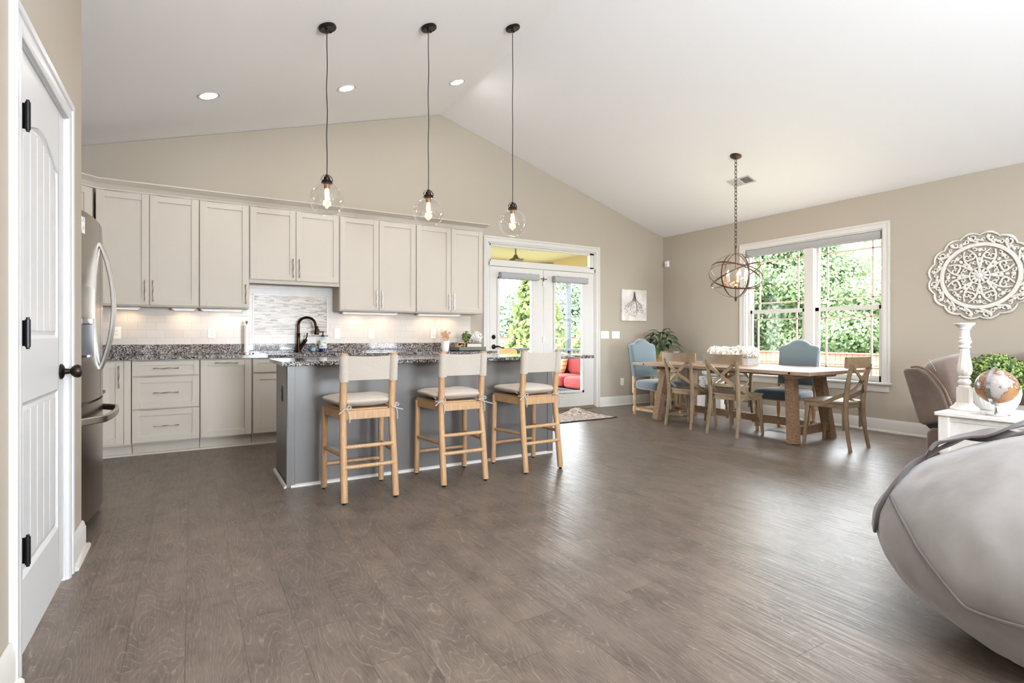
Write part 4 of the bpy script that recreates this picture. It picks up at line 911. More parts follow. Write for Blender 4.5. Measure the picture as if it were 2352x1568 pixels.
# ---------------------------------------------------------------- pendants
rs = 0.2916; tilt = -math.atan(rs)
def make_pendant(L):
    t = thing('pendant_light', '', 'pendant light', (0, 0, 0))        # origin at the globe centre
    Mt = Matrix.Rotation(tilt, 3, 'Y')
    MB().lathe([(0, 0), (0.062, 0), (0.066, -0.006), (0.066, -0.020), (0.060, -0.026), (0, -0.026)], (0, 0, L), 32, Mt).build('canopy', M['bronze'], t)
    m = MB()
    for s_ in (-0.035, 0.035): m.lathe([(0, 0), (0.006, 0), (0.006, -0.008), (0, -0.008)], Vector((0, 0, L)) + Mt @ Vector((s_*0.8, s_, -0.026)), 10, Mt)
    m.lathe([(0.011, 0.0), (0.009, -0.012), (0.004, -0.02), (0, -0.02)], (0, 0, L-0.03), 10)
    m.build('canopy_screw', M['black'], t)
    pts = [(0.004*math.sin(i*0.9)*math.sin(PI*i/20), 0.004*math.cos(i*0.7)*math.sin(PI*i/20), 0.185+(L-0.035-0.185)*i/20) for i in range(21)]
    MB().tube(pts, 0.0033, 8).build('cord', M['black'], t)
    MB().lathe([(0.0, 0.190), (0.010, 0.190), (0.012, 0.178), (0.022, 0.172), (0.024, 0.158), (0.022, 0.150), (0.036, 0.146), (0.040, 0.136), (0.042, 0.122), (0.0, 0.120)], (0,0,0), 28).build('cap', M['bronze'], t)
    MB().strap(arc((0, 0, 0.146), 0.043, R(0), R(180), 16, 'xz'), 0.010, 0.003, lambda i: (math.cos(R(180*i/16)), 0, math.sin(R(180*i/16)))).build('bail', M['bronze'], t)
    pr = [(0.030, 0.130), (0.033, 0.122)] + [(0.125*math.sin(a), 0.125*math.cos(a)) for a in [R(17)+ (R(152)-R(17))*i/26 for i in range(27)]] + [(0.052, -0.114), (0.0, -0.112)]
    MB().lathe(pr, (0,0,0), 40, cap=False).build('globe_shade', M['globe'], t, angle=50)
    MB().lathe([(0.0, 0.12), (0.020, 0.12), (0.022, 0.095), (0.020, 0.082), (0, 0.080)], (0,0,0), 18).build('socket', M['brass'], t)
    MB().lathe([(0.0, 0.082), (0.012, 0.080), (0.016, 0.06), (0.0165, 0.02), (0.012, -0.002), (0, -0.008)], (0,0,0), 18).build('bulb', M['bulb'], t)
    lo = light('pendant_lamp', 'POINT', (0, 0, 0.03), (0, 0, 0), 2.2, 0.03, (1.0, 0.72, 0.45)); lo.parent = t
    return t
PL = ['clear glass globe pendant hung lowest on the left, over the first stool', 'clear glass globe pendant in the middle above the island', 'clear glass globe pendant on the right, in front of the ceiling ridge']
for i, x in enumerate((0.877, 1.693, 2.509)):
    p = make_pendant(zc(x)-2.128); p.location = (x, 4.20, 2.128); p['label'] = PL[i]; p['group'] = 'glass globe pendants over the island'

# recessed downlights
DL = ['recessed ceiling downlight farthest left, above the refrigerator side', 'recessed ceiling downlight in the middle of the kitchen slope', 'recessed ceiling downlight closest to the ceiling ridge']
def downlight(x, y, lab, grp, power, side=-1):
    t = thing('recessed_downlight', lab, 'ceiling light', (x, y, zc(x)), 0, grp); t.rotation_euler = (0, tilt if side < 0 else math.atan(0.2998), 0)
    MB().lathe([(0.070, -0.001), (0.092, -0.001), (0.094, -0.004), (0.088, -0.008), (0.072, -0.006)], (0,0,0), 32, cap=False).build('trim_ring', M['trim'], t)
    MB().lathe([(0, -0.003), (0.071, -0.003), (0.071, -0.006), (0, -0.006)], (0,0,0), 32).build('lens', M['lens'], t)
    o = light('downlight_lamp', 'AREA', (0, 0, -0.012), (0, 0, 0), power, 0.14, (1.0, 0.96, 0.90)); o.parent = t
for x, lab in zip((0.128, 1.324, 2.531), DL): downlight(x, 5.437, lab, 'downlights over the kitchen', 2.5)
for k, (x, y, s_) in enumerate(((0.6, 1.0, -1), (0.6, -1.4, -1), (5.0, 1.0, 1), (5.0, -1.4, 1))):  # unseen downlights added over the living room as interior fill
    downlight(x, y, ['added unseen downlight straight above the viewer, pantry side', 'added unseen downlight behind the viewer, pantry side', 'added unseen downlight above the sofa corner', 'added unseen downlight behind the viewer, window side'][k], 'added fill downlights over the living room', 9, s_)
# ---------------------------------------------------------------- door rug
t = thing('door_rug', 'faded grey and pink rug with a curled corner in front of the french doors', 'rug', (0, 0, 0))
def rugz(x, y):
    k = math.exp(-((x-4.72)/0.16)**2 - ((y-6.14)/0.16)**2); return 0.008 + 0.075*k
m = MB(); rx0, rx1, ry0, ry1 = 3.72, 4.945, 5.52, 6.16
m.grid(50, 30, lambda u, v: (rx0+(rx1-rx0)*u, ry0+(ry1-ry0)*v, rugz(rx0+(rx1-rx0)*u, ry0+(ry1-ry0)*v)))
m.build('rug_field', M['rug'], t, angle=180)
m = MB()
for P in ([(rx0+(rx1-rx0)*i/40, ry0) for i in range(41)], [(rx0+(rx1-rx0)*i/40, ry1) for i in range(41)], [(rx0, ry0+(ry1-ry0)*i/20) for i in range(21)], [(rx1, ry0+(ry1-ry0)*i/20) for i in range(21)]):
    m.tube([(x, y, rugz(x, y)) for x, y in P], 0.006, 6)
m.build('bound_edge', mat('rug_binding', (70, 56, 58), 0.9), t)

# ---------------------------------------------------------------- dining table
t = thing('dining_table', 'long sawn-plank trestle dining table below the orb chandelier', 'table', (5.60, 4.17, 0))
TX, TY0, TY1, TZ = 0.515, -1.20, 1.20, 0.752
m = MB(); n = 6; bw = 2*TX/n
for i in range(n): m.box(-TX+i*bw+0.001, -TX+(i+1)*bw-0.001, TY0+0.14, TY1-0.14, TZ-0.036, TZ)
m.box(-TX, TX, TY0, TY0+0.139, TZ-0.036, TZ).box(-TX, TX, TY1-0.139, TY1, TZ-0.036, TZ)
m.build('tabletop', M['plank'], t, bevel=0.003)
for y in (TY0+0.20, TY1-0.20): MB().beam((-TX-0.0005, y, TZ-0.018), (-TX-0.004, y, TZ-0.018), 0.02, 0.02).build('bolt', M['black'], t)
for y in (-0.92, 0.90, 0.0):
    MB().prism([(-0.42, TZ-0.037), (0.42, TZ-0.037), (0.42, TZ-0.062), (0.39, TZ-0.085), (-0.39, TZ-0.085), (-0.42, TZ-0.062)], y-0.045, y+0.045, 'y').build('cross_batten', M['plank'], t, bevel=0.003)
m = MB().box(-0.045, 0.045, -1.0, 1.0, TZ-0.085, TZ-0.038); m.build('centre_batten', M['plank'], t)
for s_ in (-1, 1):
    for q in (-1, 1):
        MB().beam((q*0.335, s_*0.935, 0.0), (q*0.255, s_*0.86, TZ-0.06), 0.095, 0.095, up=(0, 1, 0)).build('leg', M['legw'], t, bevel=0.004)
    MB().beam((-0.32, s_*0.925, 0.13), (0.32, s_*0.925, 0.13), 0.07, 0.085).build('foot_rail', M['legw'], t, bevel=0.003)
MB().beam((0, -0.91, 0.165), (0, 0.91, 0.165), 0.075, 0.075).build('stretcher', M['legw'], t, bevel=0.003)

# ---------------------------------------------------------------- X-back chairs
def make_xchair():
    t = thing('cross_back_chair', '', 'chair')
    for s_ in (-1, 1):
        MB().tube(smoothpts([(s_*0.196, -0.225, 0), (s_*0.188, -0.190, 0.22), (s_*0.180, -0.178, 0.45), (s_*0.187, -0.205, 0.68), (s_*0.196, -0.238, 0.83)], 5), [0.017]*5+[0.022]*5+[0.023]*5+[0.020]*6, 12).build('leg', M['xwood'], t)
        MB().beam((s_*0.205, 0.205, 0), (s_*0.190, 0.175, 0.425), 0.026, 0.026, (0,1,0), 0.038, 0.038).build('leg', M['xwood'], t, bevel=0.005)
        def cz(x): return -0.245 - 0.0 + 0.035*((x/0.25)**2)
        # strap from the crest end on this side down across to the opposite seat rail
        st = bez((s_*0.232, -0.205, 0.872), (s_*0.15, -0.262, 0.76), (-s_*0.10, -0.262, 0.60), (-s_*0.168, -0.175, 0.545), 12) + bez((-s_*0.168, -0.175, 0.545), (-s_*0.20, -0.12, 0.515), (-s_*0.207, -0.03, 0.47), (-s_*0.209, 0.05, 0.415), 8)[1:]
        off = 0.006*s_
        MB().strap([p+Vector((0, off if i < 9 else 0, 0)) for i, p in enumerate(st)], 0.037, 0.009, lambda i: (0, -1, 0.1) if i < 11 else (-s_, -0.6+0.05*min(i-11, 8), 0)).build('cross_strap', M['xwood'], t)
        for (pp) in ([(s_*0.180, -0.150, 0.19), (s_*0.180, -0.150, 0.33), (s_*0.181, -0.142, 0.385), (s_*0.184, -0.11, 0.408), (s_*0.186, -0.02, 0.411), (s_*0.188, 0.10, 0.408), (s_*0.190, 0.138, 0.385), (s_*0.192, 0.150, 0.33), (s_*0.196, 0.158, 0.20)],):
            MB().tube(smoothpts(pp, 3), 0.0085, 6).build('bentwood_brace', M['xwood'], t)
    for y, zz in ((-0.165, 0), (0.165, 0)):
        pp = [(-0.172, y, 0.20), (-0.172, y, 0.33), (-0.165, y, 0.385), (-0.13, y, 0.408), (0, y, 0.411), (0.13, y, 0.408), (0.165, y, 0.385), (0.172, y, 0.33), (0.172, y, 0.20)]
        MB().tube(smoothpts(pp, 3), 0.0085, 6).build('bentwood_brace', M['xwood'], t)
    m = MB(); N = 16
    for j in range(N):
        x0 = -0.255+0.51*j/N; x1 = -0.255+0.51*(j+1)/N
        def cy(x): return -0.262+0.055*(x/0.255)**2
        m.add([(x0, cy(x0)-0.011, 0.797-0.006*abs(x0)/0.25), (x1, cy(x1)-0.011, 0.797-0.006*abs(x1)/0.25), (x1, cy(x1)+0.011, 0.797), (x0, cy(x0)+0.011, 0.797),
               (x0, cy(x0)-0.017, 0.902), (x1, cy(x1)-0.017, 0.902), (x1, cy(x1)+0.005, 0.902), (x0, cy(x0)+0.005, 0.902)],
              ([(3,0,4,7)] if j == 0 else []) + ([(1,2,6,5)] if j == N-1 else []) + [(0,1,5,4), (2,3,7,6), (4,5,6,7), (3,2,1,0)])
    m.build('crest_rail', M['xwood'], t, angle=40)
    MB().tube([(0, -0.262, 0.664), (0, -0.236, 0.664)], 0.006, 8).build('rivet', M['black'], t)
    # seat: saddle shape with apron
    def out(k=1.0):
        L = []
        for x, y in [(-0.185,-0.165),(-0.10,-0.195),(0,-0.203),(0.10,-0.195),(0.185,-0.165),(0.205,-0.08),(0.215,0.10),(0.218,0.20),(0.19,0.222),(0,0.225),(-0.19,0.222),(-0.218,0.20),(-0.215,0.10),(-0.205,-0.08)]: L.append((x*k, y*k))
        return L
    m = MB(); A = out(); n = len(A); vs = [(x, y, 0.448) for x, y in A] + [(x, y, 0.466) for x, y in A] + [(x*0.62, y*0.62-0.01, 0.456) for x, y in A] + [(0, -0.01, 0.454)]
    fs = [tuple(range(n))] + [(i, (i+1) % n, (i+1) % n+n, i+n) for i in range(n)] + [(i+n, (i+1) % n+n, (i+1) % n+2*n, i+2*n) for i in range(n)] + [(i+2*n, (i+1) % n+2*n, 3*n) for i in range(n)]
    m.add(vs, fs); m.build('seat', M['xwood'], t, angle=40)
    m = MB(); B_ = out(0.955); m.prism(B_, 0.400, 0.448, 'z'); m.build('apron', M['xwood'], t, bevel=0.004)
    return t
xc0 = make_xchair()
XC = [((5.265, 4.55), -90, 'brown cross-back wooden chair on the near side, next to the left table leg'), ((5.25, 3.915), -90, 'brown cross-back wooden chair on the near side, below the white flower box'),
      ((5.565, 2.985), 4, 'brown cross-back wooden chair at the window-view end of the table, angled outward'), ((5.99, 4.55), 90, 'brown cross-back wooden chair across the table, mostly hidden under it')]
for i, ((x, y), rz, lab) in enumerate(XC):
    o = xc0 if i == 0 else dup(xc0); o.location = (x, y, 0); o.rotation_euler = (0, 0, R(rz)); o['label'] = lab; o['group'] = 'cross-back dining chairs'

# ---------------------------------------------------------------- blue upholstered chairs
def make_blue():
    t = thing('upholstered_chair', '', 'chair')
    # back: camelback outline
    def outl(k, dz=0):
        w = 0.225; P = [(-w*0.96, 0.52), (w*0.96, 0.52)]
        top = [(w*1.02, 0.955), (w*0.93, 0.985), (w*0.62, 1.0), (w*0.36, 1.040), (0.0, 1.062), (-w*0.36, 1.040), (-w*0.62, 1.0), (-w*0.93, 0.985), (-w*1.02, 0.955)]
        P += [(p[0], p[1]) for p in smoothpts([(a, b, 0) for a, b in top], 3)]
        c = (0, 0.78); return [((p[0]-c[0])*k+c[0], (p[1]-c[1])*k+c[1]) for p in P]
    m = MB(); rings = []
    for (k, dy) in ((0.97, -0.040), (1.0, -0.028), (1.0, 0.018), (0.96, 0.036), (0.85, 0.044)):
        rings.append([(x, dy - 0.255 - 0.16*(z-0.5), z) for x, z in outl(k)])
    n = len(rings[0]); vs = [v for r in rings for v in r]; fs = [tuple(range(n)), tuple(range(5*n-1, 4*n-1, -1))]
    for a in range(4):
        for i in range(n): fs.append((a*n+i, a*n+(i+1) % n, (a+1)*n+(i+1) % n, (a+1)*n+i))
    m.add(vs, fs); bk = m.build('backrest', M['blue'], t, angle=50)
    m = MB(); O = outl(1.0)
    pts = [(x, -0.285-0.16*(z-0.5), z) for x, z in O]; L = pts[1:] + [pts[0]]
    acc = 0; last = Vector(L[0])
    for p in L:
        p = Vector(p); d = (p-last).length; k = int(d/0.016)
        for q in range(k): m.ball(last.lerp(p, q/max(k, 1)), 0.0065, seg=6, rings=4)
        last = p
    m.build('nailhead_trim', M['nail'], bk)
    for s_ in (-1, 1):
        MB().beam((s_*0.205, -0.265, 0.30), (s_*0.205, -0.262, 0.54), 0.035, 0.038).build('back_post', M['legend'], t, bevel=0.004)
        for y in (-0.245, 0.225):
            MB().lathe([(0, 0), (0.014, 0.0), (0.020, 0.012), (0.020, 0.028), (0.012, 0.04), (0.020, 0.048), (0, 0.048)], (s_*0.205, y, 0), 18).box(s_*0.205-0.022, s_*0.205+0.022, y-0.022, y+0.022, 0.048, 0.115).lathe([(0.02, 0.112), (0.024, 0.118), (0.016, 0.13), (0.021, 0.16), (0.026, 0.24), (0.018, 0.29), (0.026, 0.305), (0.019, 0.315), (0.026, 0.325), (0.024, 0.37), (0, 0.37)], (s_*0.205, y, 0), 18).build('leg', M['legend'], t, angle=50)
        MB().beam((s_*0.205, -0.245, 0.085), (s_*0.205, 0.225, 0.085), 0.02, 0.032).build('stretcher', M['legend'], t)
    for y in (-0.245, 0.0): MB().beam((-0.205, y, 0.085), (0.205, y, 0.085), 0.02, 0.032).build('stretcher', M['legend'], t)
    def fn(p):
        e = max(abs(p.x)/0.265, abs(p.y)/0.26); return Vector((p.x*(1+0.08*p.y/0.26), p.y, p.z*(1.0 if p.z < 0 else 1.15-0.35*e**4)))
    MB().ball((0, 0.005, 0.425), 0.252, 0.265, 0.068, 36, 14, e=0.35, e2=0.45, fn=fn).build('seat', M['blue2'], t, angle=180)
    return t
b0 = make_blue()
BL = [((5.56, 5.37), 178, 'pale blue upholstered chair at the head of the table, in front of the corner stand'), ((5.945, 3.76), 94, 'grey-blue upholstered chair across the table, in front of the window')]
for i, ((x, y), rz, lab) in enumerate(BL):
    o = b0 if i == 0 else dup(b0); o.location = (x, y, 0); o.rotation_euler = (0, 0, R(rz)); o['label'] = lab; o['group'] = 'blue upholstered dining chairs'

# ---------------------------------------------------------------- flower box on the table
rr = random.Random(11)
t = thing('planter_box', 'whitewashed wooden planter box in the middle of the dining table', 'box', (5.775, 4.34, 0.7525))
m = MB(); m.box(-0.105, -0.092, -0.29, 0.29, 0, 0.085).box(0.092, 0.105, -0.29, 0.29, 0, 0.085).box(-0.105, 0.105, -0.29, -0.277, 0, 0.085).box(-0.105, 0.105, 0.277, 0.29, 0, 0.085).box(-0.1, 0.1, -0.28, 0.28, 0, 0.012)
m.build('box_body', M['greybox'], t, bevel=0.002)
MB().box(-0.09, 0.09, -0.275, 0.275, 0.012, 0.07).build('filler', mat('moss', (90,96,64), 0.9), t)
k = 0
for i in range(6):
    for j in (-1, 1):
        k += 1; c = (0.775+5.0+j*0.055+rr.uniform(-.01,.01), 4.34-0.235+0.094*i+rr.uniform(-.01,.01), 0.7525+0.145+rr.uniform(-.012,.02))
        fl = thing('hydrangea_bloom', 'white hydrangea in planter row %s, %s' % ('nearest the window' if j > 0 else 'nearest the island', ['end by the right blue chair', 'second from the right blue chair', 'third from the right blue chair', 'third from the left blue chair', 'second from the left blue chair', 'end by the left blue chair'][i]), 'flower', (c[0], c[1], c[2]-0.06), 0, 'white hydrangea blooms')
        m = MB(); leaves(m, 230, sphere_fn(rr, (0, 0, 0.06), 0.074, 0.066, 0.75), 0.040, rr); m.build('petals', M['petal'], fl, smooth=False)
        MB().ball((0, 0, 0.06), 0.055, 0.055, 0.05, 10, 8).tube([(0, 0, -0.01), (0, 0, 0.06)], 0.004, 6).build('bloom_core', M['petal'], fl)

# ---------------------------------------------------------------- corner stand, plant, vase
t = thing('corner_stand', 'distressed green and tan painted stand in the dining room corner', 'cabinet', (6.47, 6.09, 0), R(-58))
for a in (-0.19, 0.19):
    for b in (-0.13, 0.13): MB().box(a-0.022, a+0.022, b-0.022, b+0.022, 0, 0.66).build('post', M['stand'], t, bevel=0.003)
MB().box(-0.225, 0.225, -0.165, 0.165, 0.66, 0.685).build('top_board', M['stand'], t, bevel=0.004)
[MB().box(-0.17, 0.17, -0.125, 0.125, z, z+0.02).build('shelf', M['stand'], t) for z in (0.10, 0.40)]
MB().box(-0.17, 0.17, -0.135, -0.125, 0.43, 0.64).build('panel', M['stand'], t); MB().box(-0.17, 0.17, 0.12, 0.13, 0.12, 0.66).build('panel', M['stand'], t)
MB().box(-0.15, 0.15, -0.142, -0.135, 0.545, 0.60).build('drawer_front', M['tan'], t, bevel=0.002)
px_, py_ = 6.42, 6.13
t = thing('potted_peace_lily', 'broad-leaved green plant in a woven basket on the corner stand', 'potted plant', (px_, py_, 0.686))
MB().lathe([(0, 0), (0.085, 0), (0.10, 0.03), (0.112, 0.12), (0.105, 0.17), (0.112, 0.18), (0.10, 0.185), (0.095, 0.16), (0, 0.15)], (0,0,0), 28).build('basket', M['wicker'], t)
m = MB(); [m.tube([(0.114*math.cos(2*PI*i/28)*(0.97), 0.114*math.sin(2*PI*i/28)*0.97, zz), (0.114*math.cos(2*PI*(i+0.6)/28)*0.97, 0.114*math.sin(2*PI*(i+0.6)/28)*0.97, zz)], 0.003, 5) for i in range(28) for zz in (0.07, 0.13)]; m.build('weave_band', mat('dark_weave', (88,60,40), 0.8), t)
def bigleaf(mb, base, direc, L, Wd, droop, rise):
    d = Vector((math.cos(direc), math.sin(direc), 0)); s = Vector((-d.y, d.x, 0)); n = 9; prev = None; P = []
    for i in range(n+1):
        u = i/n; p = Vector(base) + d*(L*u) + Vector((0, 0, rise*u - droop*u*u)); w = Wd*math.sin(PI*min(1, max(0, u))**0.85)*(1-0.15*u)
        P.append((p - s*w + Vector((0,0,w*0.25)), p, p + s*w + Vector((0,0,w*0.25))))
    vs = [q for r_ in P for q in r_]
    mb.add(vs, [(3*i+k, 3*i+k+1, 3*i+k+4, 3*i+k+3) for i in range(n) for k in (0, 1)])
nl = 34; ga = 2.39996
for i in range(nl):
    a = i*ga; q = (i+0.5)/nl; hgt = 0.44*(1-q)**0.7 + 0.10; rad = 0.04 + 0.27*q**0.8
    L = rr.uniform(0.17, 0.25); base = (rad*0.55*math.cos(a), rad*0.55*math.sin(a), 0.15+hgt*0.62)
    m = MB(); bigleaf(m, base, a + rr.uniform(-.3, .3), L, rr.uniform(0.034, 0.050), rr.uniform(0.10, 0.20), rr.uniform(0.06, 0.15)*(1.2-q))
    m.tube(smoothpts([(0.02*math.cos(a), 0.02*math.sin(a), 0.14), (base[0]*0.6, base[1]*0.6, 0.14+hgt*0.4), base], 3), 0.0028, 5)
    m.build('leaf', M['leaf'], t, angle=180)
t = thing('flared_vase', 'small white flared vase beside the plant on the corner stand', 'vase', (6.585, 5.97, 0.686))
MB().lathe([(0, 0), (0.03, 0), (0.034, 0.02), (0.026, 0.07), (0.028, 0.12), (0.044, 0.165), (0.052, 0.175), (0.045, 0.172), (0.022, 0.12), (0, 0.1)], (0,0,0), 26).build('vase_body', M['white'], t, angle=60)

# ---------------------------------------------------------------- storage bench with papers against the window wall
t = thing('storage_bench', 'low white storage box by the window wall behind the dining table', 'storage box', (6.60, 5.28, 0))
MB().box(-0.18, 0.18, -0.26, 0.26, 0.06, 0.30).build('box_body', M['white'], t, bevel=0.005)
MB().box(-0.19, 0.19, -0.27, 0.27, 0.305, 0.345).build('lid', M['plast'], t, bevel=0.005)
[MB().box(a-0.02, a+0.02, b-0.02, b+0.02, 0, 0.06).build('foot', M['plast'], t) for a in (-0.14, 0.14) for b in (-0.22, 0.22)]
z = 0.346
ML = ['glossy magazine at the bottom of the pile on the storage box', 'grey-covered magazine second from the bottom of the pile', 'magazine in the middle of the pile on the storage box', 'magazine second from the top of the pile on the storage box', 'pale open paper on top of the magazine pile']
for i in range(5):
    o = thing('magazine', ML[i], 'magazine', (6.58+rr.uniform(-.02,.02), 5.28+rr.uniform(-.02,.02), z), R(rr.uniform(-14, 14)), 'magazines piled on the storage box')
    hgt = 0.035 if i < 4 else 0.02
    MB().box(-0.11, 0.11, -0.15, 0.15, 0.001, hgt-0.002).build('pages', M['paper'], o); MB().box(-0.112, 0.112, -0.152, 0.152, hgt-0.002, hgt).build('cover', [mat('cover_%s' % 'abcde'[i], [(60,66,70),(150,160,160),(190,170,160),(70,90,110),(226,226,222)][i], 0.4)], o)
    z += hgt+0.001
t = thing('paper_bag', 'crumpled pale green and white paper bag on the magazine pile', 'bag', (6.60, 5.30, z))
def crum(p): return Vector((p.x, p.y, p.z)) * (1+0.18*noise.noise(p*14))
MB().ball((0, 0, 0.062), 0.10, 0.15, 0.062, 18, 10, e=0.6, e2=0.8, fn=crum).build('bag_body', mat('pale_bag', (214,220,210), 0.7, var=((160,190,160), 7, (1,1,1), 0.5, 0.6)), t, angle=20)

# ---------------------------------------------------------------- painting, sensor, vent
t = thing('painting', 'small canvas painting of a chandelier on the wall above the left blue chair', 'painting', (6.17, YB-0.001, 1.60))
MB().box(-0.268, 0.268, -0.036, 0, -0.252, 0.252).build('canvas', M['canvas'], t, bevel=0.003)
m = MB(); rp = random.Random(5); y = -0.0372
def stroke(P, r=0.0022): m.tube([(a, y, b) for a, b in P], r, 4, flat=0.3)
for i in range(16):
    for s_ in (-1, 1):
        x1 = s_*rp.uniform(0.03, 0.205); z0 = rp.uniform(0.15, 0.22); zb = -0.02 - 0.12*(1-abs(x1)/0.21) + rp.uniform(-.03,.03)
        q = [tuple(Vector(p).xy) for p in [(0.01*s_, z0, 0), (x1*0.25, z0*0.4, 0), (x1*0.8, 0.02, 0), (x1, zb, 0)]]
        stroke([(p.x, p.y) for p in smoothpts([(a, b, 0) for a, b in q], 3)], rp.uniform(0.001, 0.0022))
for i in range(150):
    x1 = rp.uniform(-0.21, 0.21); zz = rp.uniform(-0.19+0.35*abs(x1), 0.05-0.1*abs(x1)); h = rp.uniform(0.008, 0.022); stroke([(x1, zz), (x1+rp.uniform(-.004,.004), zz-h)], rp.uniform(0.002, 0.0042))
for i in range(22): stroke([(rp.uniform(-0.02, 0.02), rp.uniform(0.05, 0.23)) for _ in range(2)], 0.0026)
m.build('painted_chandelier', M['ink'], t)
t = thing('motion_sensor', 'small white motion sensor high in the dining corner', 'sensor', (XR-0.001, 6.40, 2.305), 0)
MB().prism([(0, -0.05), (-0.045, -0.045), (-0.05, 0.04), (-0.03, 0.055), (0, 0.055)], -0.032, 0.032, 'y').build('sensor_body', M['sconce'], t, bevel=0.005)
MB().box(-0.0515, -0.046, -0.02, 0.02, -0.03, 0.01).build('sensor_lens', mat('sensor_lens', (220,220,220), 0.2), t)
t = thing('ceiling_vent', 'white louvred air vent on the ceiling slope behind the chandelier chain', 'vent', (5.93, 4.325, zc(5.93)-0.001)); t.rotation_euler = (0, math.atan(0.2998), 0)
MB().box(-0.085, -0.065, -0.155, 0.155, -0.006, 0).box(0.065, 0.085, -0.155, 0.155, -0.006, 0).box(-0.085, 0.085, -0.155, -0.135, -0.006, 0).box(-0.085, 0.085, 0.135, 0.155, -0.006, 0).box(-0.07, 0.07, -0.01, 0.01, -0.006, 0).build('vent_frame', M['trim'], t, bevel=0.001)
MB().box(-0.066, 0.066, -0.136, 0.136, -0.0015, 0).build('backing', mat('vent_dark', (120,116,112), 0.8), t)
m = MB(); [m.obox((-0.057+0.0127*i, s_*0.0725, -0.004), (0.007, 0.122, 0.0012), Matrix.Rotation(R(s_*35), 3, 'Y')) for i in range(10) for s_ in (-1, 1)]; m.build('louvre', M['trim'], t)

# ---------------------------------------------------------------- orb chandelier
cx, cy, cz = 5.436, 4.039, 1.805
t = thing('orb_chandelier', 'metal orb chandelier with candle bulbs hung over the dining table', 'chandelier', (cx, cy, cz))
Lz = zc(cx)-cz
MB().lathe([(0, 0), (0.065, 0), (0.064, -0.008), (0.045, -0.022), (0.015, -0.03), (0, -0.032)], (0, 0, Lz), 28, Matrix.Rotation(math.atan(0.2998), 3, 'Y')).build('canopy', M['brownmetal'], t)
m = MB(); z0 = 0.315; z = Lz-0.035; i = 0
while z > z0+0.02:
    L = 0.050; c = z-L/2; pts = []
    for q in range(14):
        a = 2*PI*q/14; u = 0.014*math.cos(a); w = (L/2+0.002)*math.sin(a); pts.append((u, 0, c+w) if i % 2 == 0 else (0, u, c+w))
    m.tube(pts, 0.0035, 5, closed=True); z -= L-0.008; i += 1
m.build('chain', M['brownmetal'], t)
MB().tube([(0, 0, -0.30), (0, 0, 0.335)], 0.0065, 10).lathe([(0, -0.30), (0.010, -0.30), (0.012, -0.285), (0.018, -0.262), (0.010, -0.245), (0, -0.245)], (0,0,0), 16).lathe([(0.0, 0.245), (0.012, 0.245), (0.010, 0.30), (0.013, 0.32), (0, 0.33)], (0,0,0), 14).build('centre_rod', M['brownmetal'], t)
def ring(Rr, Mx_, zs=1.0):
    n = 48; pts = []; ns = []
    for q in range(n+1):
        a = 2*PI*q/n; v = Mx_ @ Vector((Rr*math.cos(a), 0, Rr*math.sin(a))); pts.append((v.x, v.y, v.z*zs)); ns.append(v)
    return MB().strap(pts, 0.015, 0.0035, lambda i: ns[i])
for az in (5, 65, 125):
    ring(0.284, Matrix.Rotation(R(az), 3, 'Z'), 0.89).build('orb_ring', M['brownmetal'], t)
for az, ti, rr_ in ((20, 62, 0.300), (80, -58, 0.298), (140, 50, 0.294)):
    ring(rr_, Matrix.Rotation(R(az), 3, 'Z') @ Matrix.Rotation(R(ti), 3, 'X'), 0.90).build('orb_ring', M['brownmetal'], t)
MB().lathe([(0, -0.15), (0.012, -0.15), (0.022, -0.135), (0.024, -0.12), (0.012, -0.10), (0, -0.098)], (0,0,0), 18).build('hub', M['brass'], t)
for q in range(5):
    a = 2*PI*q/5+0.4; d = Vector((math.cos(a), math.sin(a), 0))
    ar = MB().tube(smoothpts([d*0.015+Vector((0,0,-0.125)), d*0.06+Vector((0,0,-0.145)), d*0.098+Vector((0,0,-0.115)), d*0.105+Vector((0,0,-0.07))], 5), 0.0035, 7).build('arm', M['brownmetal'], t)
    MB().lathe([(0, -0.07), (0.017, -0.068), (0.018, -0.062), (0.0105, -0.060), (0.0105, -0.005), (0, -0.004)], d*0.105, 14).build('candle_sleeve', mat('candle_sleeve_%d' % q, (190,160,130), 0.5) if q == 0 else bpy.data.materials['candle_sleeve_0'], ar)
    MB().lathe([(0, -0.004), (0.006, -0.003), (0.013, 0.012), (0.013, 0.026), (0.006, 0.048), (0.001, 0.062), (0, 0.063)], d*0.105, 14).build('bulb', M['bulbw'], ar)
lo = light('chandelier_lamp', 'POINT', (0, 0, 0.02), (0, 0, 0), 9, 0.10, (1.0, 0.82, 0.6)); lo.parent = t

# ---------------------------------------------------------------- carved medallion
t = thing('carved_medallion', 'large round whitewashed carved openwork medallion on the wall right of the window', 'wall art', (XR-0.002, 2.25, 1.712))
def rad(m, P, r, flat=0.55, x=-0.014):   # P: polar (radius, angle) list
    m.tube([(x, q*math.sin(a), q*math.cos(a)) for q, a in P], r, 7)
m = MB()
def ringx(r0, r1, x0, x1): return MB().lathe([(r0, x0), (r1, x0), (r1, x1), (r0+(r1-r0)*0.6, x1+0.004), (r0, x1)], (0,0,0), 72, Matrix.Rotation(R(-90), 3, 'Y'), cap=False)
g = ringx(0.300, 0.335, 0.0, 0.020); g.f += []; g.build('middle_ring', M['distress'], t, angle=40)
def spiral(c_r, c_a, r0, turns, start, n=16, sgn=1):
    c = Vector((c_r*math.sin(c_a), c_r*math.cos(c_a))); out = []
    for i in range(n+1):
        u = i/n; q = r0*(1-0.78*u); a = start + sgn*turns*2*PI*u; p = c+Vector((math.sin(a), math.cos(a)))*q; out.append((-0.014, p.x, p.y))
    return out
m = MB(); NO = 16
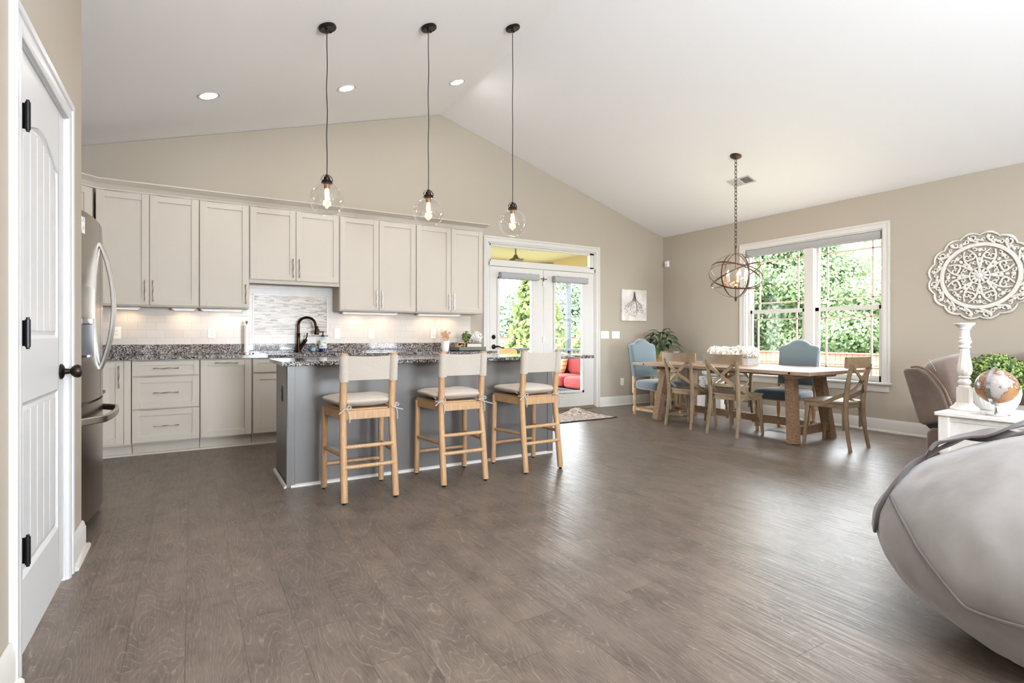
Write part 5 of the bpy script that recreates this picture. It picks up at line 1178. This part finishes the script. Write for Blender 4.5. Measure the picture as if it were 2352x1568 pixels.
for i in range(NO):
    a0 = 2*PI*i/NO; st_ = 2*PI/NO
    m.tube([(-0.014, q*math.sin(a), q*math.cos(a)) for q, a in [(0.412+0.026*math.sin(PI*u)**0.8, a0+st_*u) for u in [k/10 for k in range(11)]]], [0.007+0.006*math.sin(PI*k/10) for k in range(11)], 7, flat=0.8)
    sg = 1 if i % 2 else -1
    m.tube([(-0.014, q*math.sin(a), q*math.cos(a)) for q, a in [(0.335+0.085*u, a0+st_*(0.05+0.5*u+0.25*math.sin(PI*u))) for u in [k/10 for k in range(11)]]], [0.011-0.004*k/10 for k in range(11)], 7)
    m.tube(spiral(0.386, a0+st_*0.36, 0.030, 0.95, a0+PI*0.2, 14, sg), [0.009*(1-0.4*k/14) for k in range(15)], 7)
    m.tube(spiral(0.372, a0+st_*0.76, 0.022, 0.9, a0+PI*1.1, 12, -sg), [0.0075*(1-0.4*k/12) for k in range(13)], 7)
    for du in (0.12, 0.55, 0.9): q = 0.345+0.05*math.sin(PI*du); m.ball((-0.014, q*math.sin(a0+st_*du), q*math.cos(a0+st_*du)), 0.012, 0.020, 0.014, 10, 6, M=Matrix.Rotation(-(a0+st_*du), 3, 'X'))
    m.ball((-0.012, 0.440*math.sin(a0+st_*0.5), 0.440*math.cos(a0+st_*0.5)), 0.010, 0.036, 0.012, 10, 6, M=Matrix.Rotation(-(a0+st_*0.5), 3, 'X'))
m.build('outer_scrollwork', M['distress'], t, angle=60)
m = MB(); NI = 8
for i in range(NI):
    a0 = 2*PI*i/NI; st_ = 2*PI/NI
    for sg in (-1, 1):
        P = [(0.085, a0), (0.13, a0+sg*0.10), (0.185, a0+sg*0.12), (0.235, a0+sg*0.20), (0.285, a0+sg*0.33)]
        m.tube(smoothpts([(-0.014, q*math.sin(a), q*math.cos(a)) for q, a in P], 4), [0.012-0.005*k/16 for k in range(17)], 7)
        m.tube(spiral(0.215, a0+sg*0.30, 0.036, 1.05, a0+PI*(0.9 if sg > 0 else 1.1), 16, sg), [0.010*(1-0.45*k/16) for k in range(17)], 7)
        m.tube(spiral(0.268, a0+sg*0.14, 0.022, 0.9, a0+PI*0.3, 12, -sg), [0.008*(1-0.4*k/12) for k in range(13)], 7)
        m.tube(spiral(0.142, a0+sg*0.26, 0.020, 0.9, a0+PI*1.2, 12, -sg), [0.0075*(1-0.4*k/12) for k in range(13)], 7)
    for q, wv in ((0.125, 0.02), (0.17, 0.026), (0.215, 0.022), (0.262, 0.03)): m.ball((-0.013, q*math.sin(a0), q*math.cos(a0)), 0.011, wv*0.62, 0.020, 10, 6, M=Matrix.Rotation(-a0, 3, 'X'))
m.build('inner_scrollwork', M['distress'], t, angle=60)
m = MB()
for i in range(12):
    a = 2*PI*i/12; m.ball((-0.016, 0.052*math.sin(a), 0.052*math.cos(a)), 0.010, 0.013, 0.026, 10, 6, M=Matrix.Rotation(-a, 3, 'X'))
m.ball((-0.018, 0, 0), 0.014, 0.030, 0.030, 16, 8); m.tube([(-0.014, 0.083*math.sin(a), 0.083*math.cos(a)) for a in [2*PI*k/40 for k in range(40)]], 0.008, 6, closed=True)
m.build('rosette', M['distress'], t, angle=60)

# ---------------------------------------------------------------- end table and its ornaments
ez = 0.61
t = thing('end_table', 'white painted end table beside the sofa holding the globe and candlestick', 'end table', (4.45, 1.355, 0), R(3))
hx, hy = 0.275, 0.265
MB().box(-hx, hx, -hy, hy, ez-0.026, ez).build('table_top', M['distress'], t, bevel=0.006)
m = MB().box(-hx+0.045, hx-0.045, -hy+0.045, hy-0.045, 0.36, ez-0.026); m.build('carcass', M['distress'], t)
for a in (-1, 1):
    for b in (-1, 1):
        m = MB(); cx_, cy_ = a*(hx-0.045), b*(hy-0.045)
        m.box(cx_-0.028, cx_+0.028, cy_-0.028, cy_+0.028, 0.345, ez-0.026)
        m.lathe([(0, 0), (0.014, 0), (0.018, 0.02), (0.014, 0.04), (0.017, 0.15), (0.026, 0.25), (0.018, 0.29), (0.027, 0.305), (0.019, 0.32), (0.027, 0.335), (0.027, 0.346), (0, 0.346)], (cx_, cy_, 0), 18)
        m.build('leg', M['distress'], t, bevel=0.003, angle=50)
m = MB(); x = -hx+0.040
m.box(x-0.002, x+0.01, -hy+0.07, hy-0.07, 0.345, 0.372).box(x-0.002, x+0.01, -hy+0.07, hy-0.07, ez-0.060, ez-0.026); m.build('side_rail', M['distress'], t, bevel=0.002)
m = MB().box(-hx+0.08, hx-0.08, -hy+0.028, -hy+0.046, 0.39, ez-0.05); dr = m.build('drawer', M['distress'], t, bevel=0.003)
MB().lathe([(0, 0), (0.008, 0), (0.007, 0.01), (0.016, 0.018), (0.014, 0.028), (0, 0.03)], (0, -hy+0.028, 0.49), 16, Yx).build('knob', M['bronze'], dr)
t = thing('candlestick', 'tall turned whitewashed candlestick on the end table', 'candle holder', (4.43, 1.535, ez+0.001))
P = [(0, 0), (0.075, 0), (0.077, 0.010), (0.072, 0.018), (0.060, 0.026), (0.052, 0.040), (0.046, 0.048), (0, 0.048)]
m = MB().lathe(P, (0,0,0), 36); m.box(-0.034, 0.034, -0.034, 0.034, 0.044, 0.150)
m.lathe([(0, 0.150), (0.034, 0.150), (0.034, 0.158), (0.026, 0.164), (0.037, 0.178), (0.037, 0.190), (0.028, 0.202), (0.024, 0.208), (0.033, 0.214), (0.033, 0.220), (0.026, 0.226), (0, 0.226)], (0,0,0), 36)
n = 48; zs = [0.224, 0.235, 0.26, 0.29, 0.33, 0.37, 0.41]; rs_ = [0.026, 0.036, 0.041, 0.040, 0.033, 0.027, 0.024]; vs = []
for z, r_ in zip(zs, rs_):
    for k in range(n): a = 2*PI*k/n; q = r_*(1-0.055*(0.5+0.5*math.cos(a*14))); vs.append((q*math.cos(a), q*math.sin(a), z))
m.add(vs, [(j*n+k, j*n+(k+1) % n, (j+1)*n+(k+1) % n, (j+1)*n+k) for j in range(len(zs)-1) for k in range(n)])
m.lathe([(0, 0.408), (0.024, 0.408), (0.034, 0.414), (0.034, 0.421), (0.026, 0.428), (0.027, 0.436), (0.037, 0.448), (0.036, 0.462), (0.027, 0.468), (0.033, 0.474), (0.032, 0.480), (0.027, 0.484), (0.027, 0.532), (0.034, 0.536), (0.033, 0.544), (0.036, 0.550), (0.052, 0.566), (0.055, 0.569), (0.055, 0.578), (0, 0.578)], (0,0,0), 36)
m.build('turned_stem', M['distress'], t, angle=35)
t = thing('desk_globe', 'brown and silver globe in a chrome ring stand on the end table', 'globe', (4.285, 1.325, ez+0.001), R(-2))
MB().lathe([(0, 0), (0.060, 0), (0.064, 0.004), (0.060, 0.010), (0.012, 0.014), (0.010, 0.055), (0.014, 0.062), (0, 0.064)], (0,0,0), 36).build('stand_base', M['chrome'], t)
MB().ball((0, 0, 0.178), 0.106, seg=40, rings=24).build('globe_ball', M['map'], t, angle=180)
MB().strap([(-0.114*math.sin(a), 0.0, 0.178+0.114*math.cos(a)) for a in [PI*k/24*1.0 for k in range(25)]], 0.020, 0.005, lambda i: (-math.sin(PI*i/24), 0, math.cos(PI*i/24))).build('meridian_ring', M['chrome'], t)
MB().lathe([(0, 0.060), (0.014, 0.060), (0.012, 0.066), (0, 0.067)], (0,0,0), 20).build('ring_mount', M['chrome'], t)
t = thing('boxwood_planter', 'ribbed white pot with a round boxwood plant behind the globe', 'potted plant', (4.60, 1.425, ez+0.001))
n = 60; m = MB(); vs = []; zs = [0, 0.01, 0.06, 0.11, 0.155, 0.165]; rs_ = [0.085, 0.095, 0.118, 0.128, 0.125, 0.118]
for z, r_ in zip(zs, rs_):
    for k in range(n): a = 2*PI*k/n; q = r_*(1-0.03*(k % 2)); vs.append((q*math.cos(a), q*math.sin(a), z))
m.add(vs, [(j*n+k, j*n+(k+1) % n, (j+1)*n+(k+1) % n, (j+1)*n+k) for j in range(len(zs)-1) for k in range(n)] + [tuple(range(n))]); m.build('pot', M['white'], t, angle=30)
MB().lathe([(0, 0.150), (0.118, 0.150), (0.118, 0.152), (0, 0.152)], (0,0,0), 24).build('soil', M['trunk'], t)
m = MB(); rb = random.Random(9); leaves(m, 3200, sphere_fn(rb, (0, 0, 0.225), 0.175, 0.150, 0.72, -0.55), 0.021, rb); m.build('foliage', M['box_leaf'], t, smooth=False)

# ---------------------------------------------------------------- sectional sofa (end piece facing away from the dining table)
t = thing('sectional_sofa', 'brown suede reclining sectional sofa in the corner behind the end table', 'sofa', (0, 0, 0))
sx = 5.06
def slabx2(poly, x0, x1, mt, name, bev=0.02, par=None):
    return MB().prism(poly, x0, x1, 'x').build(name, mt, par or t, bevel=bev, angle=50, seg=4)
# outer back wing on the end: poly in (y, z)
wing = [(2.025, 0.385), (2.06, 0.40), (2.175, 0.815), (2.15, 0.835), (2.06, 0.842), (1.985, 0.80), (1.90, 0.68), (1.86, 0.57), (1.84, 0.44)]
slabx2(wing, sx, sx+0.10, M['suede'], 'back_wing', 0.02)
pp = smoothpts([(sx+0.05, 2.13, 0.846), (sx+0.03, 2.06, 0.850), (sx+0.02, 1.975, 0.806), (sx+0.015, 1.89, 0.685), (sx+0.012, 1.845, 0.56)], 4); MB().tube(pp, 0.008, 8).build('wing_piping', M['suedep'], t)
slabx2([(2.0, 0.03), (2.005, 0.33), (1.97, 0.37), (1.85, 0.375), (1.85, 0.03)], sx, sx+0.90, M['suede'], 'base_back', 0.02)
slabx2([(1.99, 0.36), (2.03, 0.40), (1.84, 0.46), (1.84, 0.36)], sx+0.02, sx+0.85, M['plast'], 'recline_mechanism', 0.004)
slabx2([(1.86, 0.03), (1.86, 0.50), (1.80, 0.56), (1.05, 0.56), (1.0, 0.50), (1.0, 0.03)], sx+0.0, sx+0.22, M['suede'], 'arm', 0.03)
def cush(c, r, e, e2, Mx_=None, name='back_cushion', fn=None, mt=None): return MB().ball(c, r[0], r[1], r[2], 32, 18, e=e, e2=e2, M=Mx_, fn=fn).build(name, mt or M['suede'], t, angle=180)
Mt_ = Matrix.Rotation(R(-16), 3, 'X')
def puff(p): return Vector((p.x, p.y*(1+0.10*math.sin(p.z*6)), p.z + 0.012*math.sin(p.x*9)))
cush((sx+0.475, 1.93, 0.70), (0.42, 0.125, 0.255), 0.45, 0.6, Mt_, fn=puff)
sew = [(sx+0.05+0.06*u, 1.80+0.0+0.23*u**0.8, 0.45+0.47*u) for u in [k/10 for k in range(11)]]
m = MB()
for i in range(28):
    u = i/28.0; m.tube([(sx+0.045+0.028*u, 1.815+0.20*u-0.012*math.sin(PI*u), 0.47+0.45*u), (sx+0.046+0.028*(u+0.02), 1.815+0.20*(u+0.02)-0.012*math.sin(PI*u), 0.47+0.45*(u+0.02))], 0.0022, 4)
m.build('stitching', M['thread'], t)
cush((sx+0.50, 1.42, 0.43), (0.36, 0.42, 0.115), 0.35, 0.5, None, 'seat_cushion')
slabx2([(1.85, 0.03), (1.85, 0.36), (1.05, 0.36), (1.05, 0.03)], sx+0.2, sx+0.88, M['suede'], 'seat_base', 0.01)
# corner wedge and the run along the window wall
cush((6.42, 1.62, 0.70), (0.30, 0.26, 0.265), 0.6, 0.6, Matrix.Rotation(R(45), 3, 'Z'), 'corner_back')
cush((6.63, 1.15, 0.70), (0.15, 0.46, 0.27), 0.5, 0.6, Matrix.Rotation(R(8), 3, 'Y'))
cush((6.63, 0.25, 0.70), (0.15, 0.44, 0.27), 0.5, 0.6, Matrix.Rotation(R(8), 3, 'Y'))
cush((6.25, 0.95, 0.43), (0.38, 0.43, 0.115), 0.35, 0.5, None, 'seat_cushion'); cush((6.25, 0.10, 0.43), (0.38, 0.42, 0.115), 0.35, 0.5, None, 'seat_cushion')
MB().box(5.90, 6.78, -0.35, 1.90, 0.03, 0.36).build('seat_base', M['suede'], t, bevel=0.02)
MB().box(6.62, 6.80, -0.35, 1.85, 0.03, 0.70).build('base_back', M['suede'], t, bevel=0.03)
cush((6.25, -0.42, 0.36), (0.50, 0.13, 0.28), 0.4, 0.4, None, 'arm')
[MB().box(x-0.03, x+0.03, y-0.03, y+0.03, 0, 0.035).build('foot', M['plast'], t) for x, y in ((sx+0.08, 1.93), (sx+0.08, 1.1), (6.7, 1.75), (6.7, -0.25), (6.0, -0.25), (6.0, 1.75))]

# ---------------------------------------------------------------- bean bag
bc = Vector((2.853, 0.17, 0)); bz = 0.354; br = (0.677, 1.06, 0.472); bth = 0.518
co, si = math.cos(bth), math.sin(bth)
def bagpt(th, ph, k=1.0):
    lx, ly, lz = br[0]*math.cos(th)*math.cos(ph)*k, br[1]*math.sin(th)*math.cos(ph)*k, br[2]*math.sin(ph)*k
    x = co*lx - si*ly; y = si*lx + co*ly
    w_ = max(0.0, 0.42-lz-bz*0.4)*1.6; d = 0.012*noise.noise(Vector((x*4, y*4, lz*4))) + 0.006*noise.noise(Vector((x*11, y*11, lz*9))) + 0.007*min(w_, 1.0)*noise.noise(Vector((x*16, y*16, lz*6)))
    n = Vector((x, y, lz)).normalized(); z = bz + lz + n.z*d
    return Vector((x+n.x*d, y+n.y*d, max(z, 0.004)))
t = thing('bean_bag', 'huge soft grey microsuede bean bag filling the lower right corner', 'bean bag', bc)
NU, NV = 240, 110
m = MB(); m.grid(NU, NV+1, lambda u, v: bagpt(2*PI*u*1.0, -PI/2+PI*v), closed_u=True)
m.build('bag_body', M['bag'], t, angle=180)
seam = [(-0.561,0.844,0.488),(-0.638,0.787,0.462),(-0.691,0.734,0.424),(-0.725,0.688,0.378),(-0.744,0.643,0.339),(-0.75,0.599,0.294),(-0.747,0.561,0.253),(-0.749,0.533,0.243),(-0.76,0.476,0.246),(-0.769,0.412,0.255),(-0.772,0.30,0.27)]
sp_ = smoothpts(seam, 5); cB = Vector((0, 0, bz))
def outw(p, d): p = Vector(p); return p + (p-cB).normalized()*d
MB().tube([outw(p, 0.010) for p in sp_], 0.0065, 6).build('seam', mat('bag_seam', (104,99,96), 0.85), t)
fl = [(-0.05,0.44,0.80),(-0.234,0.564,0.738),(-0.217,0.71,0.703),(-0.262,0.778,0.66),(-0.298,0.823,0.617),(-0.343,0.85,0.582),(-0.44,0.854,0.552),(-0.493,0.869,0.511),(-0.525,0.885,0.466),(-0.541,0.901,0.414),(-0.53,0.915,0.34)]
fp = smoothpts(fl, 4); nf = len(fp)
MB().strap([outw(p, 0.010) for p in fp], 0.065, 0.012, lambda i: (fp[i]-cB)).build('zip_flap', M['bagd'], t, bevel=0.004, angle=60)
f2 = smoothpts([(-0.06,0.46,0.80),(-0.225,0.575,0.745),(-0.26,0.69,0.715),(-0.285,0.765,0.665),(-0.345,0.80,0.625)], 5)
MB().strap([outw(p, 0.024+0.012*math.sin(i*0.5)) for i, p in enumerate(f2)], 0.07, 0.010, lambda i: (f2[i]-cB)).build('top_flap', M['bagd'], t, bevel=0.004, angle=60)

# ================================================================ outside
# porch behind the french doors
PX0, PX1, PY0_, PY1_ = 1.6, 6.32, YB+0.14, 9.35
o = MB().box(PX0, PX1, PY0_, PY1_, -0.12, -0.02).build('porch_floor', M['porchf'], smooth=False); struct(o)
o = MB().box(PX0, PX1+0.1, PY0_, PY1_+0.1, 2.62, 2.70).build('porch_ceiling', M['porchc'], smooth=False); struct(o)
yel = mat('yellow_header', (172, 150, 104), 0.6)
o = MB().box(PX1-0.04, PX1+0.08, PY0_, PY1_, 2.30, 2.62).box(PX0, PX1, PY1_-0.06, PY1_+0.06, 2.30, 2.62).build('porch_header', yel); struct(o)
o = MB().box(XK-0.3, XR+0.3, YB+0.14, YB+0.16, 2.70, 3.2).build('outer_wall', mat('siding', (210,200,180), 0.7)); struct(o)
for i, (x, y) in enumerate(((PX1, 8.46), (PX1, 9.30), (3.9, 9.30), (5.0, 9.30), (PX1, 6.72), (PX0, 9.30))):
    o = MB().box(x-0.04, x+0.04, y-0.04, y+0.04, -0.02, 2.30).build('porch_post', M['green_dk'], bevel=0.004)
    tag(o, ['dark grey porch screen post seen through the right french door', 'dark grey porch corner post beyond the couch', 'dark grey porch post at the far side, left of the fan', 'dark grey porch post at the far side behind the patio chair', 'dark grey porch post against the house wall', 'dark grey porch post at the hidden far left corner'][i], 'post', 'porch screen posts')
def railing(P, Q, lab):
    t = thing('porch_railing', lab, 'railing', (0, 0, 0), 0, 'porch railings'); P = Vector(P); Q = Vector(Q)
    MB().beam(P+Vector((0,0,0.84)), Q+Vector((0,0,0.84)), 0.09, 0.045).build('top_rail', M['green_dk'], t, bevel=0.003)
    MB().beam(P+Vector((0,0,0.08)), Q+Vector((0,0,0.08)), 0.05, 0.06).build('bottom_rail', M['green_dk'], t)
    n = int((Q-P).length/0.11); m = MB()
    for i in range(1, n): c = P.lerp(Q, i/n); m.box(c.x-0.016, c.x+0.016, c.y-0.016, c.y+0.016, 0.08, 0.83)
    m.build('balusters', M['green_dk'], t)
railing((PX0, 9.30, 0), (PX1, 9.30, 0), 'dark grey porch railing along the far side, seen through the left door')
railing((PX1, 6.8, 0), (PX1, 9.30, 0), 'dark grey porch railing along the side behind the red couch')
o = MB().box(PX1-0.02, PX1+0.02, 8.5, 9.26, 1.83, 1.92).build('screen_crossbar', M['green_dk']); tag(o, 'dark grey crossbar of the porch screen door left of the post', 'screen frame')
# ceiling fan
t = thing('porch_ceiling_fan', 'bronze ceiling fan on the porch seen through the transom', 'ceiling fan', (4.72, 7.80, 2.62)); gm_ = mat('fan_bronze', (104, 92, 66), 0.5, 0.5)
MB().lathe([(0, 0), (0.07, 0), (0.065, -0.02), (0.03, -0.035), (0, -0.035)], (0,0,0), 24).tube([(0, 0, -0.03), (0, 0, -0.15)], 0.012, 10).build('downrod', gm_, t)
MB().lathe([(0, -0.13), (0.025, -0.14), (0.05, -0.19), (0.10, -0.215), (0.125, -0.25), (0.12, -0.31), (0.06, -0.33), (0, -0.33)], (0,0,0), 28).build('motor_housing', gm_, t)
for i in range(5):
    a = 2*PI*i/5+0.5; d = Vector((math.cos(a), math.sin(a), 0)); MB().beam(d*0.10+Vector((0,0,-0.30)), d*0.65+Vector((0,0,-0.30)), 0.13, 0.010).build('blade', gm_, t, bevel=0.003)
# red couch with pillow
t = thing('patio_couch', 'coral red cushioned couch on the porch behind the right french door', 'couch', (5.80, 7.75, 0))
MB().box(-0.36, -0.30, -0.92, -0.86, -0.02, 0.10).box(-0.36, -0.30, 0.86, 0.92, -0.02, 0.10).box(0.34, 0.40, -0.92, -0.86, -0.02, 0.10).box(0.34, 0.40, 0.86, 0.92, -0.02, 0.10).box(-0.38, 0.42, -0.95, 0.95, 0.10, 0.22).box(0.30, 0.42, -0.95, 0.95, 0.10, 0.60).build('couch_frame', M['plast'], t, bevel=0.01)
for q in (-0.62, 0.0, 0.62):
    MB().ball((-0.03, q, 0.325), 0.37, 0.30, 0.105, 24, 12, e=0.3, e2=0.4).build('seat_cushion', M['coral'], t, angle=180)
    MB().ball((0.26, q, 0.60), 0.11, 0.30, 0.19, 24, 12, e=0.4, e2=0.5).build('back_cushion', M['coral'], t, angle=180)
for i, q in enumerate((-0.55, 0.45)):
    o = thing('throw_pillow', ['orange lattice-patterned throw pillow on the near end of the red couch', 'orange lattice-patterned throw pillow on the far end of the red couch'][i], 'pillow', (5.88, 7.75+q, 0.60), 0, 'lattice pillows on the porch couch')
    MB().ball((0, 0, 0), 0.08, 0.235, 0.215, 24, 14, e=0.5, e2=0.55, M=Matrix.Rotation(R(16), 3, 'Y')).build('pillow_body', M['pillow'], o, angle=180)
o = MB().box(3.9, 5.35, 6.9, 8.6, -0.019, -0.008).build('porch_rug', mat('porch_rug_grey', (96,98,104), 0.95, var=((150,150,154), 30, (1,1,1), 0.5, 0.6))); tag(o, 'dark grey speckled rug on the porch floor beside the red couch', 'rug')
# patio chair
t = thing('patio_chair', 'wicker patio chair with curled metal arms near the porch railing', 'chair', (5.0, 8.55, -0.02), R(160))
MB().box(-0.24, 0.24, -0.22, 0.22, 0.40, 0.44).prism([(-0.22, 0.44), (0.22, 0.44), (0.22, 0.84), (0.17, 0.88), (-0.17, 0.88), (-0.22, 0.84)], -0.24, -0.21, 'y').build('seat_and_back', M['wicker'], t, bevel=0.006)
for s_ in (-1, 1): MB().tube(smoothpts([(s_*0.25, 0.22, 0), (s_*0.25, 0.20, 0.60), (s_*0.26, 0.05, 0.66), (s_*0.25, -0.22, 0.66), (s_*0.24, -0.24, 0.86), (s_*0.24, -0.29, 0.88), (s_*0.24, -0.28, 0.83)], 4), 0.012, 8).tube([(s_*0.24, -0.22, 0), (s_*0.24, -0.23, 0.66)], 0.012, 8).build('arm_frame', M['black'], t)

# ground and fences
o = MB().box(-40, 70, YR-60, 90, -1.45, -1.30).build('ground', M['grass'], smooth=False); struct(o)
def fence(P, Q, h, mt, lab, zb=-1.3, step=0.15):
    t = thing('board_fence', lab, 'fence', (0, 0, 0)); P = Vector(P); Q = Vector(Q); d = (Q-P); L = d.length; d.normalize(); n = int(L/step); m = MB(); r_ = random.Random(4)
    for i in range(n):
        c = P + d*(i+0.5)*step; hh = h+r_.uniform(-0.01, 0.01); m.obox((c.x, c.y, (zb+P.z+hh)/2+0), (step-0.012, 0.022, hh-zb+P.z*0), Matrix.Rotation(math.atan2(d.y, d.x), 3, 'Z'))
    o = m.build('boards', mt, t, smooth=False)
    MB().beam(P+Vector((0,0,h+0.01)), Q+Vector((0,0,h+0.01)), 0.10, 0.035).beam(P+Vector((0,0,h-0.25)), Q+Vector((0,0,h-0.25)), 0.05, 0.09).build('rails', mt, t)
fence((15.5, 12.5, 0), (15.5, 1.0, 0), 0.62, M['fencew'], 'reddish cedar board fence seen through the dining window')
fence((4.0, 23.0, 0), (26.0, 23.0, 0), 1.05, M['fenceb'], 'brown board fence far behind the porch', )
# trees
rt_ = random.Random(21)
def tree(name, lab, grp, x, y, zg, H, blobs, n, size, mt, hollow=0.55):
    t = thing(name, lab, 'tree', (x, y, zg), 0, grp)
    MB().tube([(0, 0, 0), (0.1, 0.05, H*0.35), (0, 0, H*0.8)], [H*0.028, H*0.02, H*0.006], 8).build('trunk', M['trunk'], t)
    m = MB()
    for (c, r_, rz) in blobs: leaves(m, int(n*r_*r_), sphere_fn(rt_, c, r_, rz, hollow), size, rt_)
    m.build('foliage', mt, t, smooth=False)
def crown(H, Rr, k=8, low=0.3):
    B = []
    for i in range(k):
        z = H*(low + (0.95-low)*i/k) ; q = Rr*math.sin(PI*min(1, (i+1.2)/(k+1.0)))*0.62; a = i*2.4
        B.append(((q*math.cos(a), q*math.sin(a), z), Rr*rt_.uniform(0.42, 0.60), Rr*rt_.uniform(0.38, 0.5)))
    B.append(((0, 0, H*0.6), Rr*0.75, H*0.26)); return B
WL = ['broad leafy green tree filling the left pane of the dining window', 'leafy tree behind the mullion of the dining window', 'leafy green tree in the lower right pane of the dining window', 'taller thin-crowned tree at the far right of the dining window', 'green tree far back, left of the dining window view', 'low leafy tree behind the fence, right of the dining window view']
for i, (x, y, H, Rr) in enumerate(((19.0, 13.4, 7.6, 2.5), (19.6, 11.3, 7.0, 1.9), (18.9, 9.3, 4.2, 1.7), (22.8, 10.2, 7.2, 2.0), (23, 17.5, 9.0, 3.4), (18.6, 6.6, 3.9, 1.8))):
    tree('leafy_tree', WL[i], 'trees beyond the cedar fence', x, y, -1.3, H, crown(H, Rr, 8, 0.22), 3000 if i != 3 else 420, 0.13, M['tree1'])
cone = [((0, 0, 0.5+0.62*k), 1.25*(1-k/9.2)**0.8+0.12, 0.55) for k in range(9)]
tree('arborvitae', 'tall conical yellow-green evergreen beyond the porch railing', 'evergreens beyond the porch', 9.0, 13.6, -1.3, 5.0, [((c[0][0], c[0][1], c[0][2]*0.86), c[1], c[2]) for c in cone], 1900, 0.17, M['tree2'], 0.6)
tree('arborvitae', 'shorter rounded evergreen further right beyond the porch', 'evergreens beyond the porch', 13.4, 16.0, -1.3, 4.4, [((c[0][0], c[0][1], c[0][2]*0.7), c[1]*1.1, c[2]) for c in cone], 1500, 0.17, M['tree2'], 0.6)
FL = ['hazy green tree behind the brown fence, leftmost in the door glass', 'hazy green tree behind the brown fence, left of the evergreen', 'hazy green tree behind the evergreen', 'hazy green tree right of the evergreen', 'tall hazy green tree in the right door glass', 'hazy green tree at the right edge of the door view', 'low hazy tree beside the brown fence']
for i, (x, y, H, Rr) in enumerate(((13.0, 27.5, 3.9, 1.7), (15.2, 27.5, 4.5, 1.7), (17.2, 27.5, 5.6, 1.9), (19.4, 27, 6.6, 2.2), (21.8, 27, 7.0, 2.3), (24.4, 27.5, 6.6, 2.3), (10.8, 27.5, 3.6, 1.7))):
    tree('shade_tree', FL[i], 'trees beyond the brown fence', x, y, -1.3, H, crown(H, Rr, 7, 0.2), 1100, 0.22, M['tree3'])
